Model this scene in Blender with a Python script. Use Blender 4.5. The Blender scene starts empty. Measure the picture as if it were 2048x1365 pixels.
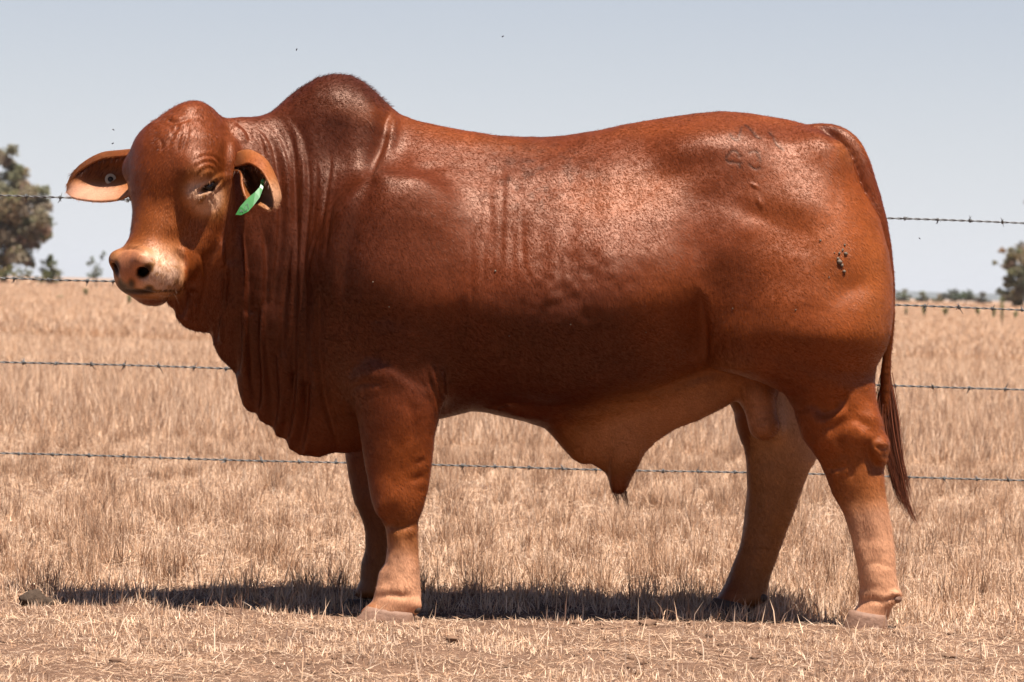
import bpy, math, random
import numpy as np
from mathutils import Vector, Matrix

random.seed(7)
rng = np.random.default_rng(11)
scene = bpy.context.scene
col = scene.collection
R = math.radians

# ------------------------------------------------------------------ camera
CAM_H, CAM_D, FOC = 0.98, 10.0, 6667.0        # height, distance to the bull's midline, focal length in photo pixels
cam_data = bpy.data.cameras.new('camera')
cam = bpy.data.objects.new('camera', cam_data)
col.objects.link(cam)
cam_data.sensor_width = 36.0
cam_data.lens = 36.0 * FOC / 2048.0
cam_data.clip_start = 0.5
cam_data.clip_end = 40000.0
cam_data.dof.use_dof = True
cam_data.dof.focus_distance = 9.75
cam_data.dof.aperture_fstop = 9.0
PITCH = math.atan((682.5 - 577.0) / FOC)
CAM_M = (Matrix.Rotation(R(90) - PITCH, 4, 'X') @ Matrix.Rotation(R(1.45), 4, 'Z'))
CAM_M.translation = Vector((0, -CAM_D, CAM_H))
cam.matrix_world = CAM_M
scene.camera = cam

# ------------------------------------------------------------------ sky and sun
SUN = np.array([0.20, -0.27, 1.0]); SUN /= np.linalg.norm(SUN)
sun_el = math.asin(SUN[2]); sun_az = math.atan2(SUN[0], SUN[1])
world = bpy.data.worlds.new('World'); scene.world = world; world.use_nodes = True
wn = world.node_tree.nodes; wl = world.node_tree.links
bg = wn['Background']
sky = wn.new('ShaderNodeTexSky'); sky.sky_type = 'NISHITA'; sky.sun_disc = False
sky.sun_elevation = sun_el; sky.sun_rotation = sun_az
sky.altitude = 200; sky.air_density = 1.0; sky.dust_density = 0.3; sky.ozone_density = 1.0
# dry-season dust whitens the lowest degrees of the sky all the way round
geo = wn.new('ShaderNodeTexCoord'); sep = wn.new('ShaderNodeSeparateXYZ'); wl.new(geo.outputs['Generated'], sep.inputs[0])
mxz = wn.new('ShaderNodeMath'); mxz.operation = 'MAXIMUM'; mxz.inputs[1].default_value = 0.0; wl.new(sep.outputs['Z'], mxz.inputs[0])
dv = wn.new('ShaderNodeMath'); dv.operation = 'MULTIPLY'; dv.inputs[1].default_value = -1 / 0.14; wl.new(mxz.outputs[0], dv.inputs[0])
ex = wn.new('ShaderNodeMath'); ex.operation = 'EXPONENT'; wl.new(dv.outputs[0], ex.inputs[0])
mixs = wn.new('ShaderNodeMix'); mixs.data_type = 'RGBA'; mixs.inputs['B'].default_value = (6.75, 6.95, 7.35, 1)
tintn = wn.new('ShaderNodeMix'); tintn.data_type = 'RGBA'; tintn.blend_type = 'MULTIPLY'; tintn.inputs['Factor'].default_value = 1
tintn.inputs['B'].default_value = (.52, .53, .64, 1); wl.new(sky.outputs[0], tintn.inputs['A'])
wl.new(ex.outputs[0], mixs.inputs['Factor']); wl.new(tintn.outputs['Result'], mixs.inputs['A']); wl.new(mixs.outputs['Result'], bg.inputs[0])
bg.inputs[1].default_value = 0.05
sun_d = bpy.data.lights.new('sun', 'SUN'); sun_d.energy = 5.0; sun_d.angle = R(0.53); sun_d.color = (1.0, 0.95, 0.88)
sun = bpy.data.objects.new('sun', sun_d); col.objects.link(sun)
sun.rotation_euler = Vector(SUN).to_track_quat('Z', 'Y').to_euler()
scene.view_settings.view_transform = 'Standard'
scene.view_settings.look = 'None'
scene.view_settings.exposure = 1.25
scene.view_settings.gamma = 1.0
scene.view_settings.use_curve_mapping = False
scene.render.engine = 'CYCLES'
scene.cycles.max_bounces = 5; scene.cycles.diffuse_bounces = 2; scene.cycles.glossy_bounces = 2
scene.cycles.use_denoising = True

# ------------------------------------------------------------------ photo pixel <-> world
CR = np.array(CAM_M.to_3x3()); CT = np.array(CAM_M.translation)

def W(px, py, Y):
    """world point in the plane Y that the photograph shows at pixel (px, py)"""
    d = CR @ np.array([(px - 1024.0) / FOC, -(py - 682.5) / FOC, -1.0])
    t = (Y - CT[1]) / d[1]
    return CT + d * t

def G(px, py, z=0.0):
    d = CR @ np.array([(px - 1024.0) / FOC, -(py - 682.5) / FOC, -1.0])
    return CT + d * ((z - CT[2]) / d[2])

def proj(P):
    q = (P - CT) @ CR
    return 1024.0 + FOC * q[:, 0] / -q[:, 2], 682.5 - FOC * q[:, 1] / -q[:, 2]

# ------------------------------------------------------------------ helpers
def tag(o, label=None, cat=None, group=None, kind=None):
    if label: o['label'] = label
    if cat: o['category'] = cat
    if group: o['group'] = group
    if kind: o['kind'] = kind
    return o

def empty(name, loc=(0, 0, 0)):
    o = bpy.data.objects.new(name, None); o.location = loc; o.empty_display_size = 0.1
    col.objects.link(o); return o

def link(name, me, parent=None, mats=()):
    for m in mats: me.materials.append(m)
    o = bpy.data.objects.new(name, me); col.objects.link(o)
    if parent is not None:
        o.parent = parent
        o.matrix_parent_inverse = Matrix.Translation(parent.location).inverted()
    return o

def np_mesh(name, V, F, colors=None, attrs=None, smooth=True, k=None):
    """mesh from numpy arrays; F is (n,3) or (n,4)"""
    V = np.asarray(V, np.float32); F = np.asarray(F, np.int32)
    k = F.shape[1]
    me = bpy.data.meshes.new(name)
    me.vertices.add(len(V)); me.vertices.foreach_set('co', V.ravel())
    me.loops.add(F.size); me.loops.foreach_set('vertex_index', F.ravel())
    me.polygons.add(len(F))
    me.polygons.foreach_set('loop_start', np.arange(0, F.size, k, dtype=np.int32))
    me.polygons.foreach_set('loop_total', np.full(len(F), k, dtype=np.int32))
    me.update(calc_edges=True)
    if smooth: me.polygons.foreach_set('use_smooth', np.ones(len(F), bool))
    if colors is not None:
        a = me.color_attributes.new('tint', 'FLOAT_COLOR', 'POINT')
        c = np.ones((len(V), 4), np.float32); c[:, :3] = colors
        a.data.foreach_set('color', c.ravel())
    for nm, val in (attrs or {}).items():
        a = me.attributes.new(nm, 'FLOAT', 'POINT'); a.data.foreach_set('value', np.asarray(val, np.float32))
    me.validate()
    return me

class MB:
    """collects mixed pieces into one mesh"""
    def __init__(s): s.v = []; s.f = []; s.n = 0
    def add(s, V, F):
        V = [tuple(p) for p in V]
        s.v += V; s.f += [tuple(i + s.n for i in f) for f in F]; s.n += len(V)
    def tube(s, pts, rad, sides=8, cap=True):
        pts = [Vector(p) for p in pts]; n = len(pts)
        if not hasattr(rad, '__len__'): rad = [rad] * n
        ref = None; V = []
        for i, p in enumerate(pts):
            t = (pts[min(i + 1, n - 1)] - pts[max(i - 1, 0)]).normalized()
            if ref is None: ref = t.orthogonal().normalized()
            ref = (ref - t * ref.dot(t)).normalized(); b = t.cross(ref)
            for k in range(sides):
                a = 2 * math.pi * k / sides
                V.append(p + (ref * math.cos(a) + b * math.sin(a)) * rad[i])
        F = [(i * sides + k, i * sides + (k + 1) % sides, (i + 1) * sides + (k + 1) % sides, (i + 1) * sides + k)
             for i in range(n - 1) for k in range(sides)]
        if cap: F += [tuple(range(sides))[::-1], tuple((n - 1) * sides + k for k in range(sides))]
        s.add(V, F)
    def mesh(s, name, smooth=True):
        me = bpy.data.meshes.new(name); me.from_pydata(s.v, [], s.f); me.update()
        if smooth:
            for p in me.polygons: p.use_smooth = True
        return me

def new_mat(name):
    m = bpy.data.materials.new(name); m.use_nodes = True
    return m, m.node_tree.nodes, m.node_tree.links, m.node_tree.nodes['Principled BSDF']

def plain(name, rgb, rough=0.6, metal=0.0, noise=0.0, scale=40, bump=0.0, spec=0.5):
    m, n, l, p = new_mat(name)
    p.inputs['Roughness'].default_value = rough; p.inputs['Metallic'].default_value = metal
    p.inputs['Specular IOR Level'].default_value = spec
    tc = n.new('ShaderNodeTexCoord'); nz = n.new('ShaderNodeTexNoise')
    nz.inputs['Scale'].default_value = scale; nz.inputs['Detail'].default_value = 5
    l.new(tc.outputs['Object'], nz.inputs['Vector'])
    mx = n.new('ShaderNodeMix'); mx.data_type = 'RGBA'
    mx.inputs['A'].default_value = (*[c * (1 - noise) for c in rgb], 1)
    mx.inputs['B'].default_value = (*[min(1, c * (1 + noise)) for c in rgb], 1)
    l.new(nz.outputs['Fac'], mx.inputs['Factor']); l.new(mx.outputs['Result'], p.inputs['Base Color'])
    if bump:
        b = n.new('ShaderNodeBump'); b.inputs['Strength'].default_value = bump; b.inputs['Distance'].default_value = 0.01
        l.new(nz.outputs['Fac'], b.inputs['Height']); l.new(b.outputs['Normal'], p.inputs['Normal'])
    return m
BULL_RES = 0.005
HAZE_D = 0.00005
# =================================================================== the bull's body: a smooth-blended volume turned into one mesh
H = BULL_RES
LO = np.array([-1.36, -0.56, -0.01]); HI = np.array([1.30, 0.50, 1.72])
NX, NY, NZ = (np.ceil((HI - LO) / H).astype(int) + 1)
gx = (LO[0] + H * np.arange(NX)).astype(np.float32)
gy = (LO[1] + H * np.arange(NY)).astype(np.float32)
gz = (LO[2] + H * np.arange(NZ)).astype(np.float32)
FLD = np.full((NX, NY, NZ), 1.0, np.float32)

def sl(lo, hi):
    a = np.clip(np.floor((np.array(lo) - LO) / H).astype(int), 0, [NX, NY, NZ])
    b = np.clip(np.ceil((np.array(hi) - LO) / H).astype(int) + 1, 0, [NX, NY, NZ])
    return slice(a[0], b[0]), slice(a[1], b[1]), slice(a[2], b[2])

def smin(a, b, k):
    h = np.clip(0.5 + 0.5 * (b - a) / k, 0, 1)
    return b + (a - b) * h - k * h * (1 - h)

def smax(a, b, k): return -smin(-a, -b, k)

def blend(s, f, k, cut=False):
    FLD[s] = smax(FLD[s], -f, k) if cut else smin(FLD[s], f, k)

def cone(a, b, ra, rb, k=0.04, sq=None, cut=False):
    """round cone from a to b; sq = (direction, factor) flattens the section along a direction"""
    a = np.asarray(a, float); b = np.asarray(b, float); m = max(ra, rb) * (1.0 if sq is None else max(1, 1 / sq[1])) + k + 0.02
    s = sl(np.minimum(a, b) - m, np.maximum(a, b) + m)
    x = gx[s[0]][:, None, None] - a[0]; y = gy[s[1]][None, :, None] - a[1]; z = gz[s[2]][None, None, :] - a[2]
    d = b - a; L2 = max(d @ d, 1e-9)
    t = np.clip((x * d[0] + y * d[1] + z * d[2]) / L2, 0, 1)
    px, py, pz = x - t * d[0], y - t * d[1], z - t * d[2]
    q = px * px + py * py + pz * pz
    if sq is not None:
        u = np.asarray(sq[0], float); u = u / np.linalg.norm(u); w = px * u[0] + py * u[1] + pz * u[2]
        q = q - w * w + (w / sq[1]) ** 2
    r = ra + (rb - ra) * t
    blend(s, (np.sqrt(q) - r).astype(np.float32), k, cut)

def ell(c, axes, rad, k=0.04, cut=False):
    """ellipsoid, axes = three unit vectors"""
    c = np.asarray(c, float); A = np.array(axes, float); A = A / np.linalg.norm(A, axis=1)[:, None]; m = max(rad) + k + 0.02
    s = sl(c - m, c + m)
    x = gx[s[0]][:, None, None] - c[0]; y = gy[s[1]][None, :, None] - c[1]; z = gz[s[2]][None, None, :] - c[2]
    q = 0; g = 0
    for u, r in zip(A, rad):
        w = x * u[0] + y * u[1] + z * u[2]; q = q + (w / r) ** 2; g = g + (w / (r * r)) ** 2
    k0 = np.sqrt(q); k1 = np.sqrt(g) + 1e-6
    blend(s, (k0 * (k0 - 1) / k1).astype(np.float32), k, cut)

AX = np.eye(3)

def curve(pts, at, Y, u_axis, v_axis, sm=0.02):
    """pixel polyline -> smoothed function v(u) sampled at `at`"""
    p = np.array([W(a, b, Y) for a, b in pts]); u = p[:, u_axis]; v = p[:, v_axis]; o = np.argsort(u)
    fine = np.linspace(at.min() - 0.15, at.max() + 0.15, 900); f = np.interp(fine, u[o], v[o])
    st = fine[1] - fine[0]; n = max(1, int(sm / st)); ker = np.hanning(2 * n + 3); ker /= ker.sum()
    f = np.convolve(np.pad(f, n + 1, 'edge'), ker, 'valid')
    return np.interp(at, fine, f)

def vals(pts, at, Y, axis, fixed, idx=1, sm=0.04):
    """list of (pixel coordinate along the loft, value, ...) -> smoothed values"""
    if axis == 0: u = np.array([W(p[0], fixed, Y)[0] for p in pts])
    else: u = np.array([W(fixed, p[0], Y)[2] for p in pts])
    v = np.array([p[idx] for p in pts]); o = np.argsort(u)
    fine = np.linspace(at.min() - 0.15, at.max() + 0.15, 900); f = np.interp(fine, u[o], v[o])
    st = fine[1] - fine[0]; n = max(1, int(sm / st)); ker = np.hanning(2 * n + 3); ker /= ker.sum()
    return np.interp(at, fine, np.convolve(np.pad(f, n + 1, 'edge'), ker, 'valid'))

def loft_x(top, bot, mid, wid, Y=0.0, x0=None, x1=None, k=0.05, pu=2.0, pl=2.0, yc=0.0, yv=None, endk=0.06, sm=0.02):
    """body lofted along x: outlines and widest line as pixel polylines, wid = [(px, half width)]"""
    xa = W(x0, 600, Y)[0]; xb = W(x1, 600, Y)[0]
    s = sl((xa - 0.1, -0.56, 0), (xb + 0.1, 0.5, 1.72)); x = gx[s[0]]; xc = np.clip(x, xa, xb)
    zt = curve(top, xc, Y, 0, 2, sm); zb = curve(bot, xc, Y, 0, 2, sm); zm = curve(mid, xc, Y, 0, 2, 0.05)
    w = vals(wid, xc, Y, 0, 600); c = vals(yv, xc, Y, 0, 600) if yv else np.full_like(xc, yc)
    zt, zb, zm, w, c = [a.astype(np.float32)[:, None, None] for a in (zt, zb, zm, w, c)]
    y = gy[s[1]][None, :, None]; z = gz[s[2]][None, None, :]
    up = z > zm; hz = np.where(up, np.maximum(zt - zm, .01), np.maximum(zm - zb, .01)); p = np.where(up, pu, pl)
    a = np.abs(z - zm) / hz; b = np.abs(y - c) / w
    rho = (a ** p + b ** p + 1e-9) ** (1 / p)
    f = (rho - 1) * np.minimum(hz, w)
    e = np.maximum(xa - x, x - xb)[:, None, None]
    f = smax(f, e, endk)
    blend(s, f.astype(np.float32), k)

def loft_z(front, back, sec, Y, k=0.03, p=2.0, endk=0.03, sm=0.008, z0=None, z1=None, fixed=1000):
    """leg lofted along z: front and back outlines as pixel polylines, sec = [(py, centre y, half width)]"""
    za = W(fixed, z0, Y)[2]; zb = W(fixed, z1, Y)[2]      # za top, zb bottom
    s = sl((-1.4, -0.56, zb - 0.06), (1.3, 0.5, za + 0.06)); z = gz[s[2]]; zc = np.clip(z, zb, za)
    xf = curve(front, zc, Y, 2, 0, sm); xr = curve(back, zc, Y, 2, 0, sm)
    yc = vals(sec, zc, Y, 2, fixed, 1); w = vals(sec, zc, Y, 2, fixed, 2)
    i0 = max(0, int((xf.min() - 0.08 - LO[0]) / H)); i1 = min(NX, int((xr.max() + 0.08 - LO[0]) / H) + 2)
    s = (slice(i0, i1), s[1], s[2])
    x = gx[s[0]][:, None, None]; y = gy[s[1]][None, :, None]
    cx, hx = (xf + xr) / 2, np.maximum((xr - xf) / 2, .005)
    cx, hx, yc, w = [a.astype(np.float32)[None, None, :] for a in (cx, hx, yc, w)]
    rho = ((np.abs(x - cx) / hx) ** p + (np.abs(y - yc) / w) ** p + 1e-9) ** (1 / p)
    f = (rho - 1) * np.minimum(hx, w)
    e = np.maximum(zb - z, z - za)[None, None, :]
    blend(s, smax(f, e, endk).astype(np.float32), k)

# ---- barrel
loft_x(top=[(560, 330), (620, 290), (700, 245), (790, 232), (820, 238), (870, 249), (930, 261), (990, 271), (1040, 274), (1090, 274), (1140, 270), (1200, 260),
            (1270, 245), (1340, 235), (1400, 227), (1440, 223), (1500, 228), (1560, 237), (1600, 246), (1640, 262), (1680, 330), (1740, 400)],
       bot=[(560, 700), (640, 800), (700, 845), (880, 838), (940, 822), (1000, 826), (1050, 832), (1100, 838), (1200, 828), (1300, 800), (1380, 765),
            (1430, 748), (1500, 760), (1560, 770), (1700, 760), (1760, 700)],
       mid=[(560, 530), (700, 570), (850, 590), (1000, 600), (1150, 600), (1300, 580), (1400, 530), (1500, 450), (1700, 440)],
       wid=[(560, .14), (640, .21), (720, .285), (800, .32), (900, .345), (1000, .38), (1100, .405), (1200, .41), (1300, .385), (1400, .33),
            (1500, .27), (1600, .25), (1700, .19), (1760, .10)], x0=600, x1=1680, pu=1.55, pl=1.8, k=.02, endk=.10)
# ---- hump
loft_x(top=[(520, 250), (540, 230), (565, 207), (600, 178), (635, 156), (665, 148), (700, 150), (730, 165), (755, 190), (785, 224), (810, 260)],
       bot=[(520, 330), (620, 420), (800, 420)], mid=[(520, 290), (600, 260), (680, 250), (760, 260), (810, 300)],
       wid=[(520, .05), (560, .10), (620, .145), (680, .16), (740, .14), (800, .07)], x0=535, x1=792, pu=1.9, k=.07, endk=.09, sm=.01)
# ---- shoulders (both sides)
for sgn in (-1, 1):
    ell(W(770, 560, 0) + [0, sgn * .20, 0], [(1, 0, -.25), (0, 1, -sgn * .32), (.25, sgn * .32, 1)], (.20, .125, .33), k=.13)
    ell(W(805, 590, 0) + [0, sgn * .26, 0], [(1, 0, 0), (0, 1, 0), (0, 0, 1)], (.15, .10, .15), k=.08)
    # hip point, loin edge, pin bone
    ell(W(1430, 320, 0) + [0, sgn * .15, 0], [(1, 0, 0), (0, 1, 0), (0, 0, 1)], (.11, .055, .055), k=.14)
    ell(W(1640, 330, 0) + [0, sgn * .11, 0], [(1, 0, 0), (0, 1, 0), (0, 0, 1)], (.08, .08, .08), k=.10)
# ---- neck: from the shoulder to the head, which is turned towards the camera
loft_x(top=[(430, 235), (455, 242), (480, 238), (515, 236), (540, 232), (600, 235), (700, 235)],
       bot=[(380, 600), (440, 650), (500, 730), (560, 800), (640, 850), (720, 860)],
       mid=[(400, 430), (500, 470), (600, 540), (700, 560)],
       wid=[(380, .11), (440, .13), (500, .15), (560, .185), (640, .23), (720, .26)],
       yv=[(380, -.17), (440, -.13), (500, -.09), (580, -.03), (660, 0)], x0=395, x1=720, pu=2.0, k=.06, endk=.04)
# ---- dewlap: a thin hanging sheet with a scalloped edge
loft_x(top=[(300, 480), (400, 480), (500, 560), (620, 640), (760, 700)],
       bot=[(325, 590), (335, 604), (350, 616), (358, 618), (362, 637), (380, 656), (400, 664), (428, 667), (433, 690), (447, 717), (466, 737),
            (478, 752), (482, 785), (490, 812), (500, 824), (515, 826), (521, 841), (536, 850), (549, 856), (553, 873), (574, 880), (579, 899),
            (600, 911), (640, 915), (670, 905), (690, 907), (720, 903), (760, 880), (800, 860)],
       mid=[(300, 500), (400, 540), (500, 640), (620, 720), (760, 780)],
       wid=[(320, .05), (400, .07), (500, .085), (600, .11), (700, .15), (800, .15)],
       yv=[(300, -.20), (400, -.14), (500, -.07), (600, -.02), (760, 0)], x0=336, x1=770, pl=1.35, pu=2, k=.03, endk=.03, sm=.0025)
# ---- sheath: a skin fold under the belly
loft_x(top=[(1000, 790), (1200, 780), (1400, 730), (1500, 730)],
       bot=[(1000, 815), (1050, 832), (1090, 855), (1120, 890), (1145, 920), (1165, 931), (1182, 929), (1200, 939), (1216, 948), (1221, 975), (1226, 986),
            (1248, 988), (1258, 968), (1270, 945), (1290, 906), (1312, 884), (1350, 860), (1400, 841), (1440, 821), (1470, 804), (1500, 780)],
       mid=[(1000, 810), (1100, 810), (1250, 800), (1400, 770), (1500, 750)],
       wid=[(1000, .06), (1100, .08), (1200, .09), (1250, .085), (1400, .07), (1500, .06)], x0=1000, x1=1490, pl=1.5, k=.05, sm=.006)
cone(W(1232, 930, 0), W(1238, 968, 0), .030, .020, k=.02)
# ---- scrotum
sa = W(1508, 770, -.02); sb = W(1528, 850, -.03)
cone(W(1505, 740, 0), W(1515, 790, -.02), .05, .05, k=.05)
cone(sa, sb, .045, .047, k=.02)
cone(W(1530, 780, .06), W(1545, 853, .055), .036, .036, k=.012)
# ---- hind quarters
TH_F = [(1450, 250), (1420, 330), (1400, 420), (1395, 500), (1400, 560), (1412, 620), (1416, 680), (1412, 735), (1470, 748), (1530, 768), (1570, 788), (1596, 835), (1610, 880), (1640, 932)]
TH_B = [(1600, 250), (1655, 285), (1680, 322), (1710, 355), (1740, 395), (1765, 440), (1780, 500), (1787, 560), (1787, 620), (1782, 665), (1770, 700),
        (1752, 730), (1746, 760), (1746, 800), (1756, 850), (1766, 880), (1770, 932)]
loft_z(TH_F, TH_B, [(250, -.05, .07), (330, -.08, .11), (420, -.12, .145), (520, -.155, .170), (600, -.175, .180), (670, -.185, .178), (735, -.185, .140), (800, -.19, .090), (850, -.20, .075), (932, -.21, .058)],
       Y=-.18, z0=300, z1=900, fixed=1600, k=.05, endk=.05, p=1.9)
loft_z(TH_F[:7] + [(1412, 740), (1440, 780), (1472, 830), (1485, 880), (1495, 932)],
       TH_B[:11] + [(1740, 730), (1690, 770), (1640, 830), (1632, 880), (1634, 925)],
       [(250, .07, .08), (330, .10, .12), (420, .135, .155), (520, .16, .175), (620, .175, .165), (700, .17, .14), (780, .16, .10), (850, .15, .075), (932, .14, .058)],
       Y=.18, z0=300, z1=900, fixed=1600, k=.05, endk=.05, p=2.1)
# near hind leg below the thigh
loft_z([(1570, 788), (1596, 835), (1612, 880), (1642, 932), (1665, 990), (1688, 1030), (1703, 1080), (1713, 1130), (1719, 1180), (1716, 1210), (1702, 1230), (1692, 1248)],
       [(1746, 800), (1752, 840), (1766, 872), (1776, 882), (1778, 905), (1772, 925), (1768, 945), (1773, 1000), (1783, 1060), (1790, 1110), (1792, 1150), (1799, 1180), (1801, 1200), (1785, 1215), (1776, 1240)],
       [(800, -.195, .085), (870, -.205, .066), (930, -.21, .055), (1000, -.21, .047), (1080, -.21, .042), (1140, -.21, .046), (1190, -.21, .055), (1240, -.21, .058)],
       Y=-.21, z0=830, z1=1246, fixed=1700, k=.02, endk=.02)
# far hind leg
loft_z([(1468, 800), (1476, 850), (1488, 890), (1494, 930), (1496, 985), (1491, 1040), (1481, 1090), (1466, 1130), (1450, 1170), (1430, 1200), (1412, 1228)],
       [(1640, 830), (1636, 885), (1634, 920), (1620, 942), (1606, 975), (1592, 1015), (1573, 1065), (1556, 1110), (1541, 1150), (1534, 1178), (1534, 1200), (1512, 1214), (1503, 1235)],
       [(800, .15, .085), (870, .14, .066), (930, .135, .055), (1000, .13, .047), (1080, .12, .043), (1140, .11, .046), (1190, .10, .055), (1240, .10, .058)],
       Y=.12, z0=830, z1=1218, fixed=1500, k=.02, endk=.02)
# ---- fore legs
loft_z([(735, 640), (708, 720), (702, 765), (708, 810), (716, 855), (726, 910), (736, 960), (742, 1000), (750, 1024), (762, 1042), (771, 1062), (774, 1095), (769, 1128), (757, 1146), (752, 1175), (744, 1205), (722, 1222), (708, 1240)],
       [(900, 640), (893, 720), (886, 780), (880, 830), (869, 868), (863, 930), (857, 980), (848, 1012), (836, 1042), (836, 1090), (839, 1150), (841, 1195), (836, 1225)],
       [(640, -.20, .13), (720, -.22, .105), (800, -.235, .09), (880, -.24, .073), (960, -.245, .060), (1010, -.245, .060), (1050, -.245, .048), (1100, -.245, .045), (1150, -.245, .052), (1200, -.25, .062), (1230, -.25, .06)],
       Y=-.27, z0=670, z1=1238, fixed=780, k=.07, endk=.03)
loft_z([(700, 760), (690, 850), (690, 910), (697, 960), (706, 1000), (724, 1040), (730, 1065), (730, 1100), (722, 1130), (721, 1160), (706, 1190), (694, 1212)],
       [(860, 760), (840, 850), (825, 910), (815, 960), (806, 1000), (795, 1040), (785, 1070), (780, 1120), (778, 1160), (778, 1210)],
       [(760, .20, .10), (860, .20, .08), (960, .19, .06), (1010, .185, .058), (1060, .18, .046), (1120, .18, .045), (1190, .18, .06)],
       Y=.18, z0=760, z1=1198, fixed=760, k=.03, endk=.03)
# ---- tail: broad root arching over the rump, then thin along the back of the thigh
tl = [(1600, 282, 0, .04), (1645, 271, -.01, .038), (1682, 278, -.03, .036), (1711, 312, -.05, .034), (1733, 365, -.07, .030), (1751, 420, -.08, .026), (1766, 475, -.08, .022),
      (1777, 535, -.09, .0165), (1781, 600, -.09, .0145), (1779, 660, -.07, .0135), (1773, 720, -.05, .013), (1770, 780, -.03, .013), (1772, 840, -.02, .011)]
tl = [tuple(np.interp(t_, range(len(tl)), [q[j] for q in tl]) for j in range(4)) for t_ in np.linspace(0, len(tl) - 1, 60)]
_k = np.array(tl); _k = np.stack([np.convolve(np.pad(_k[:, j], 4, 'edge'), np.hanning(11)[1:-1] / np.hanning(11)[1:-1].sum(), 'valid') for j in range(4)], 1); tl = [tuple(q) for q in _k]
for (a, b) in zip(tl[:-1], tl[1:]):
    cone(W(a[0], a[1], a[2]), W(b[0], b[1], b[2]), a[3], b[3], k=.006)
# =================================================================== head, in its own frame: l = towards the bull's left (near) side, f = forward, d = down the face
HO = W(366, 236, -.20)
D_ = W(293, 548, -.31) - HO; D_ /= np.linalg.norm(D_)
th = R(50)
F_ = np.array([-math.cos(th), -math.sin(th), 0.0]); F_ -= D_ * (F_ @ D_); F_ /= np.linalg.norm(F_)
L_ = np.cross(-D_, F_)
HA = [L_, F_, D_]
def hp(l, f, d): return HO + L_ * l + F_ * f + D_ * d

ell(hp(0, -.025, .118), HA, (.156, .132, .128), k=.04)         # cranium
ell(hp(.012, -.025, .012), HA, (.062, .062, .060), k=.065)            # poll
ell(hp(0, .02, .17), HA, (.110, .075, .13), k=.05)             # forehead
cone(hp(0, -.02, .20), hp(0, -.015, .40), .105, .082, k=.05)   # face
ell(hp(0, .012, .470), HA, (.095, .080, .068), k=.045)         # muzzle
ell(hp(.066, -.006, .487), HA, (.060, .064, .058), k=.022)     # puffy lip, near side
ell(hp(-.052, -.005, .490), HA, (.056, .060, .055), k=.025)
ell(hp(0, .052, .472), HA, (.066, .040, .052), k=.018)         # nose pad
ell(hp(0, -.030, .535), HA, (.055, .055, .030), k=.015)        # chin
for s_ in (-1, 1):
    ell(hp(s_ * .080, -.11, .19), HA, (.060, .085, .13), k=.06)  # cheek
    cone(hp(s_ * .055, -.14, .26), hp(s_ * .035, -.06, .45), .060, .050, k=.05)   # jaw
    ell(hp(s_ * .118, .012, .165), HA, (.050, .052, .048), k=.03)  # brow
    ell(hp(s_ * .118, -.012, .235), HA, (.030, .040, .030), k=.03)   # below the eye
    ell(hp(s_ * .052, .072, .462), HA, (.030, .026, .030), k=.015)   # nostril rim
# eye opening and nostrils
EYE = W(417, 374, -.335)
SLIT = np.array([.86, .05, .50]); SLIT /= np.linalg.norm(SLIT)
EN = np.array([.25, -.95, .05]); EN -= SLIT * (EN @ SLIT); EN /= np.linalg.norm(EN)
EU = np.cross(SLIT, EN)
nq = hp(.052, .075, .475)
cone(W(282, 550, -.405), W(303, 530, -.365), .0200, .0125, k=.006, cut=True)
cone(W(278, 547, -.44), W(290, 541, -.33), .014, .015, k=.006, cut=True)
cone(W(230, 548, -.35), W(232, 526, -.33), .015, .012, k=.006, cut=True)
# =================================================================== surface extraction
def surface_nets(Fv, h, lo):
    S = Fv < 0
    m = S[:-1, :-1, :-1].astype(np.int8)
    m = m + S[1:, :-1, :-1] + S[:-1, 1:, :-1] + S[:-1, :-1, 1:] + S[1:, 1:, :-1] + S[1:, :-1, 1:] + S[:-1, 1:, 1:] + S[1:, 1:, 1:]
    ci = np.argwhere((m > 0) & (m < 8)); del m
    cid = np.full(tuple(np.array(Fv.shape) - 1), -1, np.int32); cid[tuple(ci.T)] = np.arange(len(ci))
    corner = np.array([(i, j, k) for i in (0, 1) for j in (0, 1) for k in (0, 1)])
    vals_ = np.stack([Fv[ci[:, 0] + c[0], ci[:, 1] + c[1], ci[:, 2] + c[2]] for c in corner], 1)
    acc = np.zeros((len(ci), 3)); cnt = np.zeros(len(ci))
    for a in range(8):
        for b in range(a + 1, 8):
            if np.abs(corner[a] - corner[b]).sum() != 1: continue
            va, vb = vals_[:, a], vals_[:, b]; w = (va < 0) != (vb < 0)
            t = np.where(w, va / np.where(w, va - vb, 1), 0)
            acc += np.where(w[:, None], corner[a] + (corner[b] - corner[a]) * t[:, None], 0); cnt += w
    V = (ci + acc / cnt[:, None]) * h + lo
    Q = []
    for ax in range(3):
        u, v = [(1, 2), (2, 0), (0, 1)][ax]
        a = [slice(None)] * 3; b = [slice(None)] * 3; a[ax] = slice(None, -1); b[ax] = slice(1, None)
        sa_, sb_ = S[tuple(a)], S[tuple(b)]
        e = np.argwhere(sa_ != sb_); ok = (e[:, u] > 0) & (e[:, v] > 0) & (e[:, u] < Fv.shape[u] - 1) & (e[:, v] < Fv.shape[v] - 1); e = e[ok]
        fl = sa_[tuple(e.T)]
        eu = np.zeros(3, int); eu[u] = 1; ev = np.zeros(3, int); ev[v] = 1
        q = np.stack([cid[tuple(e.T)], cid[tuple((e - eu).T)], cid[tuple((e - eu - ev).T)], cid[tuple((e - ev).T)]], 1)
        q[~fl] = q[~fl][:, ::-1]; Q.append(q)
    return V, np.concatenate(Q)

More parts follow.
